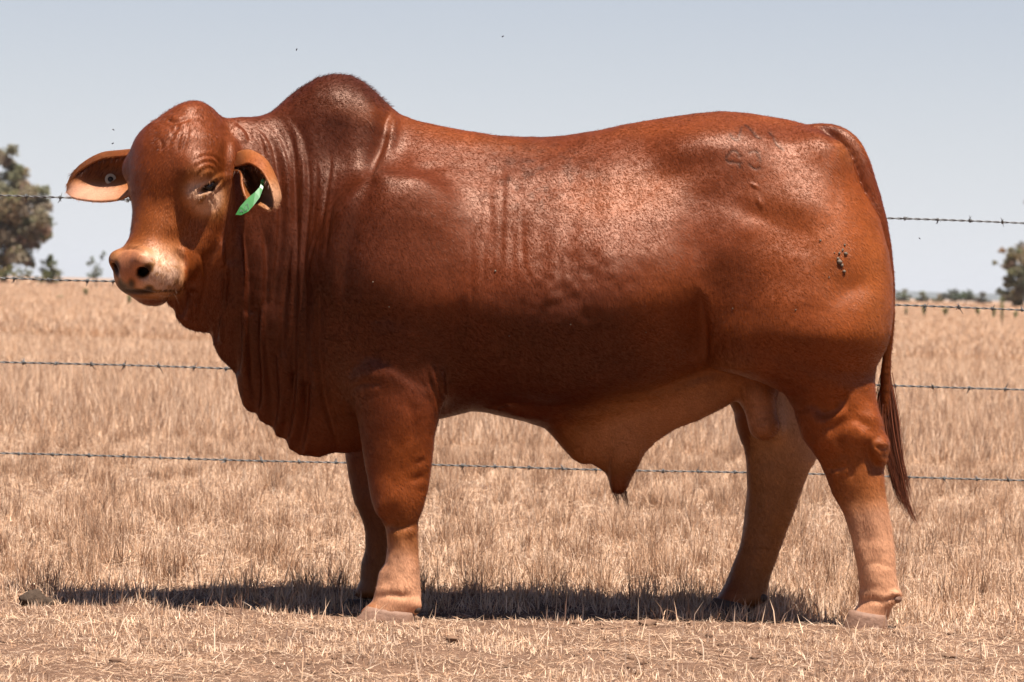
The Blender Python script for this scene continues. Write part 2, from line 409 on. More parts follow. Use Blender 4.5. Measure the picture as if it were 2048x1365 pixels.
def edges_of(Q):
    e = np.concatenate([Q[:, [0, 1]], Q[:, [1, 2]], Q[:, [2, 3]], Q[:, [3, 0]]]); e.sort(1)
    return np.unique(e[:, 0].astype(np.int64) * 10000000 + e[:, 1])

def smooth(V, E, it, lam=0.5, mask=None):
    a, b = E // 10000000, E % 10000000; n = len(V)
    deg = np.bincount(a, minlength=n) + np.bincount(b, minlength=n)
    for _ in range(it):
        m = np.stack([np.bincount(a, V[b, i], n) + np.bincount(b, V[a, i], n) for i in range(3)], 1) / np.maximum(deg, 1)[:, None]
        d = (m - V) * lam
        V = V + (d if mask is None else d * mask[:, None])
    return V

def normals(V, Q):
    n_ = np.cross(V[Q[:, 2]] - V[Q[:, 0]], V[Q[:, 3]] - V[Q[:, 1]]); N = np.zeros_like(V)
    for i in range(3):
        for k in range(4): N[:, i] += np.bincount(Q[:, k], n_[:, i], len(V))
    return N / (np.linalg.norm(N, axis=1)[:, None] + 1e-12)

BV, BQ = surface_nets(FLD, H, LO)
BE = edges_of(BQ)
BV = smooth(BV, BE, int(2 + 1.5 * (0.006 / H)))
BN = normals(BV, BQ)
# =================================================================== muscles, folds and creases: the surface is pushed in and out along its normals
PX, PY = proj(np.stack([BV[:, 0], -np.abs(BV[:, 1]), BV[:, 2]], 1))
RX, RY = proj(BV)                                   # where each point really shows
HEADY = BV[:, 0] < W(500, 400, 0)[0]
PX = np.where(HEADY, RX, PX); PY = np.where(HEADY, RY, PY)
side = np.clip(-np.where(BV[:, 1] > 0, -BN[:, 1], BN[:, 1]) * 2.2 + .25, 0, 1)
side = np.where(HEADY, np.clip(-BN[:, 1] * 2.2 + .2, 0, 1), side)
near = BV[:, 1] < 0
DISP = np.zeros(len(BV))

def polydist(pts, closed=False):
    """signed distance in pixels to a polyline (positive to the right of its direction of travel), and the position along it 0..1"""
    P = np.array(pts, float)
    Q_ = [P[0]]
    for i in range(len(P) - 1):                     # Catmull-Rom so that folds curve
        p0, p1, p2, p3 = P[max(i - 1, 0)], P[i], P[i + 1], P[min(i + 2, len(P) - 1)]
        for t in (.25, .5, .75, 1):
            Q_.append(.5 * (2 * p1 + (p2 - p0) * t + (2 * p0 - 5 * p1 + 4 * p2 - p3) * t * t + (3 * p1 - p0 - 3 * p2 + p3) * t ** 3))
    P = np.array(Q_)
    lo, hi = P.min(0) - 110, P.max(0) + 110
    idx = np.nonzero((PX > lo[0]) & (PX < hi[0]) & (PY > lo[1]) & (PY < hi[1]))[0]
    x, y = PX[idx], PY[idx]; best = np.full(len(idx), 1e9); sg = np.zeros(len(idx)); al = np.zeros(len(idx))
    L = np.r_[0, np.cumsum(np.linalg.norm(np.diff(P, axis=0), axis=1))]
    for i in range(len(P) - 1):
        a, d = P[i], P[i + 1] - P[i]; q = d @ d + 1e-9
        t = np.clip(((x - a[0]) * d[0] + (y - a[1]) * d[1]) / q, 0, 1)
        ex, ey = x - a[0] - t * d[0], y - a[1] - t * d[1]; r = np.hypot(ex, ey); w = r < best
        best = np.where(w, r, best); sg = np.where(w, np.sign(d[0] * ey - d[1] * ex), sg); al = np.where(w, (L[i] + t * math.sqrt(q)) / L[-1], al)
    return idx, best * sg, al

def fold(pts, amp, wr=12, wl=12, groove=0.0, gw=4, taper=.18, ml=None):
    """amp > 0: the side on the right of the line stands out by amp (fading over wr px), the left sinks over wl px"""
    idx, s_, al = polydist(pts)
    e = np.clip(al / taper, 0, 1) * np.clip((1 - al) / taper, 0, 1); e = e * e * (3 - 2 * e)
    sm_ = np.tanh(s_ / gw * 1.2)
    v = amp * np.where(s_ > 0, sm_ * np.exp(-(s_ / wr) ** 2), sm_ * np.exp(-(s_ / wl) ** 2)) - groove * np.exp(-(s_ / gw) ** 2)
    DISP[idx] += v * e * side[idx]

def crease(pts, depth, w=5, taper=.25, lip=.4):
    idx, s_, al = polydist(pts)
    e = np.clip(al / taper, 0, 1) * np.clip((1 - al) / taper, 0, 1); e = e * e * (3 - 2 * e)
    DISP[idx] += (-depth * np.exp(-(s_ / w) ** 2) + lip * depth * np.exp(-((np.abs(s_) - 2.2 * w) / (1.3 * w)) ** 2)) * e * side[idx]

def blob(x, y, rx, ry, amp, rot=0.0, pw=1.0, only_near=False):
    c, s_ = math.cos(R(rot)), math.sin(R(rot)); dx, dy = PX - x, PY - y
    u, v = (dx * c + dy * s_) / rx, (-dx * s_ + dy * c) / ry
    g = np.exp(-(u * u + v * v) ** pw)
    DISP[:] += amp * g * side * (near if only_near else 1)

def noise3(P, scale, seed=0):
    """cheap smooth value noise"""
    q = P * scale + 17.3 * (seed + 1); i = np.floor(q).astype(np.int64); f = q - i; f = f * f * (3 - 2 * f); r = 0
    for a in (0, 1):
        for b in (0, 1):
            for c in (0, 1):
                h_ = ((i[:, 0] + a) * 374761393 + (i[:, 1] + b) * 668265263 + (i[:, 2] + c) * 2147483647 + seed * 97531) & 0xFFFFFFFF
                h_ = ((h_ ^ (h_ >> 13)) * 1274126177) & 0xFFFFFFFF; h_ = (h_ ^ (h_ >> 16)) / 4294967295.0
                r = r + h_ * (f[:, 0] if a else 1 - f[:, 0]) * (f[:, 1] if b else 1 - f[:, 1]) * (f[:, 2] if c else 1 - f[:, 2])
    return r * 2 - 1

# -- neck folds (from the crest down into the dewlap)
NF = [
 ([(498, 242), (517, 259), (533, 277), (543, 298), (550, 340), (556, 400), (556, 470), (548, 560), (540, 650)], .007),
 ([(524, 237), (543, 256), (561, 280), (571, 308), (578, 345), (582, 400), (580, 480), (568, 580), (560, 700), (562, 800)], .007),
 ([(557, 242), (573, 266), (582, 294), (586, 331), (588, 373), (590, 440), (592, 520), (586, 620), (584, 740), (590, 840)], .009),
 ([(561, 226), (585, 247), (601, 275), (608, 303), (612, 341), (615, 380), (612, 434), (606, 520), (604, 640), (606, 760), (612, 880)], .008),
 ([(470, 245), (490, 262), (500, 285)], .006),
 ([(445, 460), (452, 540), (446, 620), (450, 690)], .010),
 ([(480, 440), (492, 540), (494, 640), (498, 740), (505, 800)], .011),
 ([(520, 430), (530, 520), (528, 620), (530, 720), (540, 810)], .010),
 ([(400, 500), (410, 560), (398, 620), (402, 650)], .008),
 ([(640, 560), (632, 660), (640, 760), (660, 850), (680, 895)], .008),
 ([(365, 575), (385, 600), (385, 640)], .006),
]
for pts, a_ in NF: fold(pts, a_ * .92, wr=17, wl=13, groove=a_ * .38, gw=4.5)
for pts in ([(433, 692), (440, 640), (452, 570), (448, 520)], [(478, 754), (484, 690), (482, 620)], [(516, 828), (522, 760), (518, 680), (522, 600)], [(550, 858), (556, 800), (552, 700)], [(575, 882), (585, 820), (592, 740)], [(600, 912), (612, 850), (620, 760)], [(362, 640), (372, 610), (376, 575)]):
    fold(pts, .011, wr=18, wl=16, groove=.006, gw=5, taper=.12)
for pts, d_ in [([(657, 290), (660, 327), (657, 364), (653, 406), (647, 460)], .003), ([(630, 300), (634, 360), (630, 430), (622, 500)], .0025),
                ([(640, 460), (628, 500), (612, 560)], .003), ([(510, 260), (522, 285), (528, 320)], .003), ([(592, 262), (603, 310), (600, 380)], .003),
                ([(675, 400), (664, 450), (655, 520)], .0025)]:
    crease(pts, d_, w=3.5)
# -- hump
fold([(786, 214), (780, 247), (770, 290), (752, 335), (735, 365)], -.012, wr=26, wl=22, groove=.004, gw=7)
blob(800, 300, 26, 70, -.008, 5)
blob(690, 330, 50, 30, -.006); blob(610, 330, 40, 50, .006)
# -- front edge of the shoulder
fold([(764, 300), (744, 350), (720, 390), (702, 435), (690, 480), (682, 530), (676, 600), (682, 660)], .012, wr=60, wl=34, groove=.001, gw=10, taper=.35)
blob(745, 520, 60, 100, .012, 8); blob(850, 470, 70, 90, .006); blob(850, 600, 70, 55, .008, 10)
blob(770, 640, 60, 24, -.007, 12); blob(850, 340, 36, 12, -.006, -10)
# -- back edge of the shoulder
fold([(870, 470), (905, 540), (926, 600), (930, 660), (916, 730), (898, 790)], -.009, wr=90, wl=80, groove=0, gw=26, taper=.45)
# -- point of the elbow, forearm
fold([(700, 790), (708, 752), (738, 724), (778, 738), (840, 775), (870, 760)], .004, wr=45, wl=30, groove=.001, gw=10, taper=.3)
crease([(700, 780), (730, 766), (770, 770)], .003, w=7)
blob(748, 752, 45, 30, .006, only_near=True)
crease([(858, 740), (862, 770), (874, 800), (882, 835)], .008, w=4); crease([(873, 742), (876, 775), (886, 800)], .006, w=4)
blob(868, 772, 9, 34, .009, -8); blob(884, 765, 6, 28, .008, 0)
blob(800, 835, 45, 60, .006); crease([(812, 790), (826, 850), (815, 900)], .004, w=10)
crease([(856, 918), (842, 922), (828, 928)], .0022, w=5); crease([(850, 950), (836, 956), (820, 966)], .0025, w=6); crease([(852, 980), (838, 985)], .0015, w=5)
blob(775, 985, 26, 30, .006); blob(822, 940, 20, 40, -.004); blob(790, 1048, 30, 9, -.005); blob(760, 1015, 16, 16, .005)
blob(800, 1150, 26, 22, .005); blob(770, 1160, 14, 18, -.004); crease([(748, 1200), (780, 1190), (828, 1196)], .004, w=6)
# -- ribs and hanging skin folds of the flank
for pts, d_ in [([(976, 340), (979, 433), (967, 500), (969, 580)], .0035), ([(1003, 310), (1006, 400), (1003, 480), (1002, 565)], .0035), ([(1045, 405), (1045, 514), (1067, 576), (1075, 620)], .004),
                ([(938, 430), (940, 500), (944, 580), (950, 640)], .004), ([(1025, 450), (1025, 540), (1034, 600)], .003), ([(1115, 480), (1120, 560), (1140, 640)], .003),
                ([(1155, 500), (1160, 580), (1180, 650)], .0025), ([(985, 500), (990, 600), (1000, 680)], .003)]:
    crease(pts, d_ * .26, w=5)
for x_ in (960, 1010, 1060, 1110, 1160, 1210): blob(x_, 520, 14, 150, .0016, 4)
lump = noise3(BV, 22, 3) * .6 + noise3(BV, 40, 5) * .4
for (x_, y_, rx_, ry_, a_) in [(1120, 600, 90, 70, .009), (1000, 380, 70, 50, .002), (1100, 400, 90, 70, .003), (760, 650, 90, 70, .005), (1240, 560, 70, 60, .003), (470, 560, 90, 150, .003), (1700, 870, 70, 90, .006), (1750, 1150, 50, 90, .004), (800, 1150, 50, 90, .003)]:
    DISP += a_ * lump * np.exp(-((PX - x_) / rx_) ** 2 - ((PY - y_) / ry_) ** 2) * side
# -- paunch, flank, loin
blob(1240, 420, 110, 55, -.008, -12); blob(1330, 350, 120, 26, -.008, -14); blob(1400, 500, 38, 80, -.018, -6); blob(1340, 560, 60, 90, .010)
blob(1130, 640, 150, 110, .008)
fold([(1388, 560), (1408, 605), (1417, 655), (1416, 700), (1408, 740)], -.016, wr=70, wl=60, groove=.001, gw=6, taper=.45)
fold([(1480, 742), (1440, 745), (1400, 755), (1300, 788), (1180, 815), (1060, 820), (950, 800)], -.010, wr=26, wl=30, groove=.003, gw=9)
# -- rump and thigh muscles
blob(1480, 520, 70, 60, .014, 20); blob(1560, 440, 60, 40, -.008, 30); blob(1500, 425, 40, 22, -.010, 20); blob(1620, 400, 70, 60, .010)
blob(1690, 470, 60, 70, .008); blob(1700, 580, 60, 24, -.007, -30); blob(1690, 670, 70, 50, .012, -20); blob(1570, 640, 60, 60, .008); blob(1600, 720, 90, 20, -.006, 20)
blob(1520, 407, 4, 10, .005, -30); blob(1508, 372, 8, 3, .004, 30); blob(1548, 590, 3, 9, -.004, 20); blob(1635, 330, 40, 50, -.006, 30)
# -- gaskin and hock
fold([(1622, 800), (1640, 835), (1668, 830), (1690, 812), (1700, 780)], .010, wr=26, wl=22, gw=8)
blob(1670, 850, 26, 14, -.012, -30); blob(1640, 870, 14, 22, .008); blob(1720, 880, 24, 30, .008); blob(1745, 800, 14, 60, .008, 8)
fold([(1738, 880), (1742, 905), (1756, 925), (1774, 935)], -.014, wr=18, wl=14, groove=.004, gw=5); blob(1762, 892, 14, 17, .016)
crease([(1740, 885), (1752, 895), (1776, 898)], .005, w=4); crease([(1695, 900), (1704, 940), (1700, 960)], .004, w=5); crease([(1645, 935), (1668, 938), (1700, 930)], .004, w=5)
blob(1672, 950, 8, 16, .007, 10); blob(1700, 1000, 26, 20, -.005); blob(1755, 1100, 24, 20, .003); blob(1740, 1080, 40, 12, -.002)
crease([(1725, 1130), (1760, 1126), (1790, 1140)], .0015, w=6); blob(1796, 1190, 12, 9, .012); crease([(1770, 1205), (1785, 1196), (1800, 1196)], .006, w=4)
crease([(1716, 1205), (1745, 1200), (1775, 1210)], .004, w=6)
blob(1620, 930, 14, 20, .008); blob(1525, 1192, 14, 14, .016); blob(833, 1212, 12, 16, .014); crease([(1500, 1175), (1512, 1180), (1520, 1200)], .006, w=5)
# -- tail root wrinkles
for pts in ([(1690, 318), (1700, 312), (1712, 310)], [(1704, 335), (1712, 325), (1722, 322)], [(1680, 300), (1688, 296), (1700, 292)]): crease(pts, .0012, w=3)
blob(1660, 268, 20, 12, -.006, 30)
# -- scrotum wrinkles
for k_ in range(7): crease([(1480, 800 + 12 * k_), (1510, 812 + 12 * k_), (1545, 808 + 12 * k_)], .0012, w=3)
# -- brand scars
BR = [[(1460, 270), (1465, 277), (1474, 281), (1480, 266), (1483, 256)], [(1489, 252), (1497, 257), (1505, 266), (1512, 274), (1519, 277)],
      [(1478, 314), (1476, 306), (1469, 301), (1462, 303), (1456, 310), (1452, 316), (1456, 324), (1461, 326)], [(1461, 323), (1470, 325), (1482, 326)], [(1477, 325), (1479, 334)],
      [(1499, 306), (1505, 303), (1513, 304), (1518, 312), (1519, 321)], [(1498, 328), (1503, 334), (1510, 338), (1518, 336)], [(1537, 266), (1546, 277), (1553, 289), (1567, 300)]]
SCAR = np.zeros(len(BV))
for pts in BR:
    idx, s_, al = polydist(pts); g_ = np.exp(-(s_ / 2.4) ** 2); ok = near[idx] & ~HEADY[idx]
    DISP[idx] -= .0014 * g_ * ok; SCAR[idx] = np.maximum(SCAR[idx], g_ * ok)
# -- face: brow folds, cheek bone, jaw line, mouth
for pts, d_ in [([(382, 352), (392, 335), (412, 324), (430, 328), (440, 342)], .004), ([(388, 358), (400, 343), (420, 335), (434, 345)], .004), ([(385, 328), (405, 314), (428, 314), (446, 332)], .003),
                ([(356, 240), (352, 262), (346, 285)], .003), ([(372, 235), (376, 262), (368, 292), (362, 310)], .003), ([(338, 250), (345, 270), (336, 292)], .003), ([(330, 235), (350, 244), (372, 240), (384, 236)], .005),
                ([(365, 262), (358, 280), (356, 305)], .003), ([(416, 392), (426, 404), (428, 425)], .004), ([(404, 398), (396, 412), (390, 425)], .004), ([(318, 275), (325, 290), (322, 305)], .003)]:
    crease(pts, d_, w=3.2)
fold([(452, 262), (458, 300), (456, 350), (458, 400), (454, 450), (440, 500), (420, 540)], -.011, wr=20, wl=18, groove=.003, gw=6)
blob(340, 250, 26, 10, -.006, 20); blob(377, 218, 22, 12, .006)
blob(398, 435, 26, 26, -.010); blob(322, 400, 34, 30, -.006); blob(425, 425, 16, 28, .006, 10); blob(392, 345, 30, 16, .006)
crease([(240, 578), (262, 583), (290, 586), (320, 588), (346, 580), (366, 562)], .005, w=3.5, lip=.5)
crease([(231, 512), (250, 500), (275, 500), (300, 512)], .003, w=3); blob(262, 515, 20, 16, .004); blob(330, 540, 26, 26, .005); blob(345, 480, 30, 20, -.005)
fold([(352, 492), (366, 520), (369, 550), (360, 578), (340, 592)], -.010, wr=14, wl=16, groove=.003, gw=4, taper=.2)
crease([(1722, 1000), (1728, 1060), (1738, 1120)], .003, w=9); crease([(1765, 960), (1768, 1040), (1776, 1110)], .003, w=7)
crease([(816, 1060), (820, 1100), (822, 1145)], .0035, w=8); crease([(762, 1046), (798, 1058), (836, 1044)], .004, w=6); blob(795, 1005, 34, 34, .007); blob(765, 1020, 12, 22, .005)
crease([(1560, 1000), (1545, 1060), (1530, 1120)], .003, w=8); blob(1740, 850, 40, 30, .006); crease([(1700, 830), (1728, 850), (1745, 875)], .005, w=9)
blob(798, 1172, 34, 22, .006); blob(1755, 1165, 34, 26, .005)
# eye opening
_q = BV - EYE; _e = (_q @ SLIT / .0275) ** 2 + (_q @ EU / .0075) ** 2; _em = HEADY & (BN[:, 1] < .3) & (np.abs(_q @ EN) < .09)
EYEM = np.where(_em, np.exp(-_e ** 2), 0); DISP -= .016 * EYEM
DISP += np.where(_em, .006 * np.exp(-((np.sqrt(_e) - 2.0) / .6) ** 2), 0)
bodym = np.where(HEADY, .3, 1.0)
DISP += bodym * (.0048 * noise3(BV, 5.2, 7) + .0030 * noise3(BV, 11, 8)) * side
DISP += .0012 * noise3(BV, 14, 1) + .0006 * noise3(BV, 45, 2)
BV = BV + BN * DISP[:, None]
BV = smooth(BV, BE, 1, .35)
# =================================================================== ears, built as cupped leaves and merged into the body mesh
def ear(st, n_u=40, n_v=28, thick=.0032):
    A = np.array([[W(*p) for p in row] for row in st])            # (u, v, 3)
    def resample(A, axis, n):
        A = np.moveaxis(A, axis, 0); m = len(A); t = np.linspace(0, m - 1, n); out = []
        for x in t:
            i = min(int(x), m - 2); f = x - i; p = [A[max(i - 1, 0)], A[i], A[i + 1], A[min(i + 2, m - 1)]]
            out.append(.5 * (2 * p[1] + (p[2] - p[0]) * f + (2 * p[0] - 5 * p[1] + 4 * p[2] - p[3]) * f * f + (3 * p[1] - p[0] - 3 * p[2] + p[3]) * f ** 3))
        return np.moveaxis(np.array(out), 0, axis)
    A = resample(resample(A, 0, n_u), 1, n_v)
    du = np.gradient(A, axis=0); dv = np.gradient(A, axis=1); N = np.cross(du, dv); N /= np.linalg.norm(N, axis=2)[..., None] + 1e-9
    P = np.concatenate([(A + N * thick).reshape(-1, 3), (A - N * thick).reshape(-1, 3)]); q = []
    id_ = lambda s, i, j: s * n_u * n_v + i * n_v + j
    for i in range(n_u - 1):
        for j in range(n_v - 1):
            q.append((id_(0, i, j), id_(0, i + 1, j), id_(0, i + 1, j + 1), id_(0, i, j + 1)))
            q.append((id_(1, i, j), id_(1, i, j + 1), id_(1, i + 1, j + 1), id_(1, i + 1, j)))
    for i in range(n_u - 1):
        q.append((id_(0, i, 0), id_(1, i, 0), id_(1, i + 1, 0), id_(0, i + 1, 0)))
        q.append((id_(0, i, n_v - 1), id_(0, i + 1, n_v - 1), id_(1, i + 1, n_v - 1), id_(1, i, n_v - 1)))
    for j in range(n_v - 1):
        q.append((id_(0, n_u - 1, j), id_(1, n_u - 1, j), id_(1, n_u - 1, j + 1), id_(0, n_u - 1, j + 1)))
    return P, np.array(q), n_u * n_v

near_ear = ear([
    [(462, 345, -.22), (466, 330, -.16), (466, 312, -.18), (468, 335, -.24)],
    [(476, 343, -.32), (482, 332, -.24), (484, 303, -.27), (486, 331, -.35)],
    [(482, 350, -.36), (496, 345, -.27), (504, 303, -.31), (500, 328, -.385)],
    [(484, 374, -.39), (510, 368, -.29), (532, 322, -.345), (522, 342, -.415)],
    [(494, 400, -.42), (526, 390, -.33), (551, 358, -.375), (539, 370, -.435)],
    [(520, 413, -.44), (540, 402, -.37), (561, 393, -.405), (547, 398, -.45)],
    [(536, 421, -.45), (544, 417, -.42), (554, 414, -.43), (548, 418, -.45)]])
far_ear = ear([
    [(275, 380, -.15), (275, 345, -.05), (280, 300, -.08), (272, 312, -.10)],
    [(245, 398, -.13), (240, 352, -.03), (238, 304, -.05), (236, 314, -.08)],
    [(205, 404, -.11), (203, 358, -.01), (203, 309, -.02), (203, 319, -.055)],
    [(168, 401, -.08), (172, 366, -.01), (169, 326, .0), (173, 334, -.02)],
    [(145, 396, -.05), (148, 376, -.01), (145, 349, .01), (149, 353, .0)],
    [(134, 386, .01), (135, 380, .015), (134, 372, .015), (137, 376, .01)]])
nb_ = len(BV); REG = np.zeros(nb_)
for P_, q_, nh in (near_ear, far_ear):
    BQ = np.concatenate([BQ, q_ + len(BV)]); BV = np.concatenate([BV, P_])
    REG = np.concatenate([REG, np.ones(nh), np.full(len(P_) - nh, 2.0)])
# =================================================================== coat colours, with some shade painted in, as patches on the hide
PX, PY = proj(BV)
BN = normals(BV, BQ)
C = np.tile(np.array([.200, .052, .0215]), (len(BV), 1))
def paint(x, y, rx, ry, rgb, amt=1.0, rot=0, pw=1.5, mask=None):
    global C
    c, s_ = math.cos(R(rot)), math.sin(R(rot)); dx, dy = PX - x, PY - y
    u, v = (dx * c + dy * s_) / rx, (-dx * s_ + dy * c) / ry
    g = (amt * np.exp(-(u * u + v * v) ** pw))
    if mask is not None: g = g * mask
    C = C * (1 - g[:, None]) + np.array(rgb) * g[:, None]
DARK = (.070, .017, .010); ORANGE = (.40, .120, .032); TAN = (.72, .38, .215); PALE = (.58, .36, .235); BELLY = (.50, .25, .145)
head = (PX < 470) & (PY < 600)
paint(360, 330, 120, 150, (.30, .085, .030), .75, 0, 2, head)
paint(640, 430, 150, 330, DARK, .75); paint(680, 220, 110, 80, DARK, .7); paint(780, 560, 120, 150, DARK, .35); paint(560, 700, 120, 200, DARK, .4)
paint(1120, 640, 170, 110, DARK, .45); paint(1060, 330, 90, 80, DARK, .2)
paint(1120, 730, 330, 120, DARK, .75, 0, 2); paint(800, 690, 130, 90, DARK, .5); paint(520, 640, 120, 200, DARK, .6)  # lower flank, shoulder and neck: darker coat that also paints in their shade
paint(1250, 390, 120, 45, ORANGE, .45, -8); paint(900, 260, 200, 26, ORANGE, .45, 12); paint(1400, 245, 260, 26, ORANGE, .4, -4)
paint(1720, 540, 90, 260, ORANGE, .8); paint(1600, 480, 110, 200, ORANGE, .35); paint(1760, 600, 40, 170, (.42, .15, .055), .5)
paint(1500, 690, 120, 90, ORANGE, .3); paint(1340, 640, 80, 140, ORANGE, .25); paint(1690, 880, 110, 130, ORANGE, .7)
paint(1745, 1130, 110, 170, TAN, .9, 0, 1.4); paint(1720, 950, 60, 60, (.36, .12, .042), .6)
paint(800, 1180, 80, 120, TAN, .85, 0, 1.3); paint(810, 950, 60, 90, ORANGE, .6); paint(1280, 860, 190, 80, BELLY, .8, -20, 2); paint(1420, 800, 90, 60, (.44, .22, .14), .8, -30)
farleg = (BV[:, 1] > .02)
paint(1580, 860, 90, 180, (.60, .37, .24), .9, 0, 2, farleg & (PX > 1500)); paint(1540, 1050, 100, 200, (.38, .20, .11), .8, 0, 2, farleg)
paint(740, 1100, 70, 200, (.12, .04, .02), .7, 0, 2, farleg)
paint(1520, 830, 45, 60, (.48, .24, .155), .9, 0, 2, ~farleg)
paint(690, 800, 50, 90, (.24, .10, .05), .4)
# head
paint(330, 480, 90, 90, (.40, .145, .060), .85, 0, 1.5, head); paint(400, 520, 60, 60, (.30, .09, .035), .5, 0, 1.5, head)
paint(285, 545, 75, 48, PALE, .97, 18, 2.2, head & (PX < 368)); paint(262, 535, 34, 42, (.42, .17, .11), .85, 0, 2.5, head)
paint(332, 540, 40, 46, (.64, .41, .28), .8, 0, 1.3, head & (PX < 369))
paint(410, 385, 40, 46, (.80, .50, .32), .95, -25, 1.6, head); paint(350, 300, 80, 60, (.17, .045, .02), .5, 0, 1.5, head); paint(430, 310, 50, 70, (.26, .075, .026), .6, 0, 1.5, head)
paint(419, 374, 19, 7, (.02, .010, .008), .95, -30, 2.5, head & (BN[:, 1] < .2)); paint(405, 398, 6, 14, (.14, .07, .04), .6, 35, 1.5, head)
for (x_, y_, r_, q_) in [(246, 574, 12, 9), (263, 569, 7, 11), (290, 583, 22, 5), (255, 582, 24, 6), (298, 577, 9, 6), (240, 566, 6, 8), (270, 584, 40, 4), (335, 582, 16, 2.5)]:
    paint(x_, y_, r_, q_, (.01, .006, .004), 1, 0, 1.6, head)
for i_ in range(46):
    a_ = random.random(); x_ = 300 + 60 * a_; y_ = 515 + 60 * random.random(); paint(x_, y_, 2 + 3 * random.random(), 2 + 2 * random.random(), (.28, .16, .11), .45, 0, 1, head)
insN = np.zeros(len(BV), bool); insN[nb_:] = True
ei = insN & (REG == 1); eo = insN & (REG == 2)
C[ei] = (.30, .125, .066); C[eo] = (.40, .16, .072)
rim = insN & (PX > 470) ; paint(505, 330, 28, 20, (.34, .11, .045), .8, 0, 2, rim)
paint(545, 400, 26, 40, (.50, .30, .21), .9, 0, 2, rim)
paint(180, 385, 80, 26, (.56, .31, .21), .9, 0, 2, insN & (PX < 300)); paint(225, 330, 70, 30, (.22, .08, .036), .8, -15, 2, insN & (PX < 300)); paint(255, 318, 30, 14, (.30, .09, .032), .8, 0, 2, insN & (PX < 300))
paint(1700, 300, 26, 40, (.34, .12, .05), .9, -35, 2)
paint(291, 541, 19, 10, (.012, .006, .005), 1, -40, 2.5, head); paint(233, 537, 7, 17, (.012, .006, .005), .95, 0, 2.5, head)
blot = np.clip((noise3(BV * [1, 1, .5], 46, 12) + .5 * noise3(BV * [1, 1, .4], 100, 13)) * 3 - .2, 0, 1) * np.exp(-((PX - 1070) / 130) ** 2 - ((PY - 360) / 80) ** 2); C = C * (1 - .42 * blot)[:, None]
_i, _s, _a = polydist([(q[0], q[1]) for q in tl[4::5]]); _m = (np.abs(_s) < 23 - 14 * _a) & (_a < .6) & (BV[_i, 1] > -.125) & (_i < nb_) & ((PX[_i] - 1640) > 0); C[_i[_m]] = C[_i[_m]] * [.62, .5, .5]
# tail a shade darker below, scars dark, hoof line
tailm = (PX > 1745) & (PY > 560) & (BV[:, 1] > -.13)
C[tailm] *= .8
sc_ = np.zeros(len(BV)); sc_[:nb_] = SCAR
C *= (1 - .78 * sc_)[:, None]
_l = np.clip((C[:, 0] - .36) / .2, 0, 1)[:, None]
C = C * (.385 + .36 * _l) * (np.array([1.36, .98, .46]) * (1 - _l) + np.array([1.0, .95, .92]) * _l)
C *= (1 + .10 * noise3(BV, 9, 4) + .08 * noise3(BV, 28, 6))[:, None]
# dusty speckle of older, paler hair in the sheen zone
m, n, l, p = new_mat('bull_hide')
at = n.new('ShaderNodeAttribute'); at.attribute_name = 'tint'
tc = n.new('ShaderNodeTexCoord')
mp = n.new('ShaderNodeMapping'); mp.inputs['Scale'].default_value = (1.0, 1.0, .30); mp.inputs['Rotation'].default_value = (0, .5, 0)
l.new(tc.outputs['Object'], mp.inputs['Vector'])
hair = n.new('ShaderNodeTexNoise'); hair.inputs['Scale'].default_value = 300; hair.inputs['Detail'].default_value = 3; hair.inputs['Roughness'].default_value = .7
l.new(mp.outputs[0], hair.inputs['Vector'])
mott = n.new('ShaderNodeTexNoise'); mott.inputs['Scale'].default_value = 34; mott.inputs['Detail'].default_value = 6; mott.inputs['Roughness'].default_value = .7
l.new(mp.outputs[0], mott.inputs['Vector'])
r1 = n.new('ShaderNodeMapRange'); r1.inputs[1].default_value = .3; r1.inputs[2].default_value = .7; r1.inputs[3].default_value = .74; r1.inputs[4].default_value = 1.28
l.new(hair.outputs['Fac'], r1.inputs[0])
r2 = n.new('ShaderNodeMapRange'); r2.inputs[1].default_value = .3; r2.inputs[2].default_value = .7; r2.inputs[3].default_value = .88; r2.inputs[4].default_value = 1.12
l.new(mott.outputs['Fac'], r2.inputs[0])
mu = n.new('ShaderNodeMath'); mu.operation = 'MULTIPLY'; l.new(r1.outputs[0], mu.inputs[0]); l.new(r2.outputs[0], mu.inputs[1])
vm = n.new('ShaderNodeVectorMath'); vm.operation = 'SCALE'; l.new(at.outputs['Color'], vm.inputs[0]); l.new(mu.outputs[0], vm.inputs['Scale'])
l.new(vm.outputs[0], p.inputs['Base Color'])
r3 = n.new('ShaderNodeMapRange'); r3.inputs[1].default_value = .25; r3.inputs[2].default_value = .75; r3.inputs[3].default_value = .36; r3.inputs[4].default_value = .50
l.new(mott.outputs['Fac'], r3.inputs[0]); l.new(r3.outputs[0], p.inputs['Roughness'])
p.inputs['Specular IOR Level'].default_value = .46; p.inputs['Specular Tint'].default_value = (1, .62, .46, 1)
p.inputs['Sheen Weight'].default_value = 0; p.inputs['Sheen Roughness'].default_value = .4; p.inputs['Sheen Tint'].default_value = (1, .75, .65, 1)
bp = n.new('ShaderNodeBump'); bp.inputs['Strength'].default_value = .35; bp.inputs['Distance'].default_value = .003
l.new(hair.outputs['Fac'], bp.inputs['Height'])
bp2 = n.new('ShaderNodeBump'); bp2.inputs['Strength'].default_value = .12; bp2.inputs['Distance'].default_value = .006
l.new(mott.outputs['Fac'], bp2.inputs['Height']); l.new(bp2.outputs[0], bp.inputs['Normal']); l.new(bp.outputs[0], p.inputs['Normal'])
HIDE = m
bull = empty('bull', (0, 0, 0))
tag(bull, 'reddish brown humped bull standing side on before the fence, with hanging dewlap and pale muzzle', 'bull')
body = link('body', np_mesh('body', BV, BQ, colors=C), bull, [HIDE])
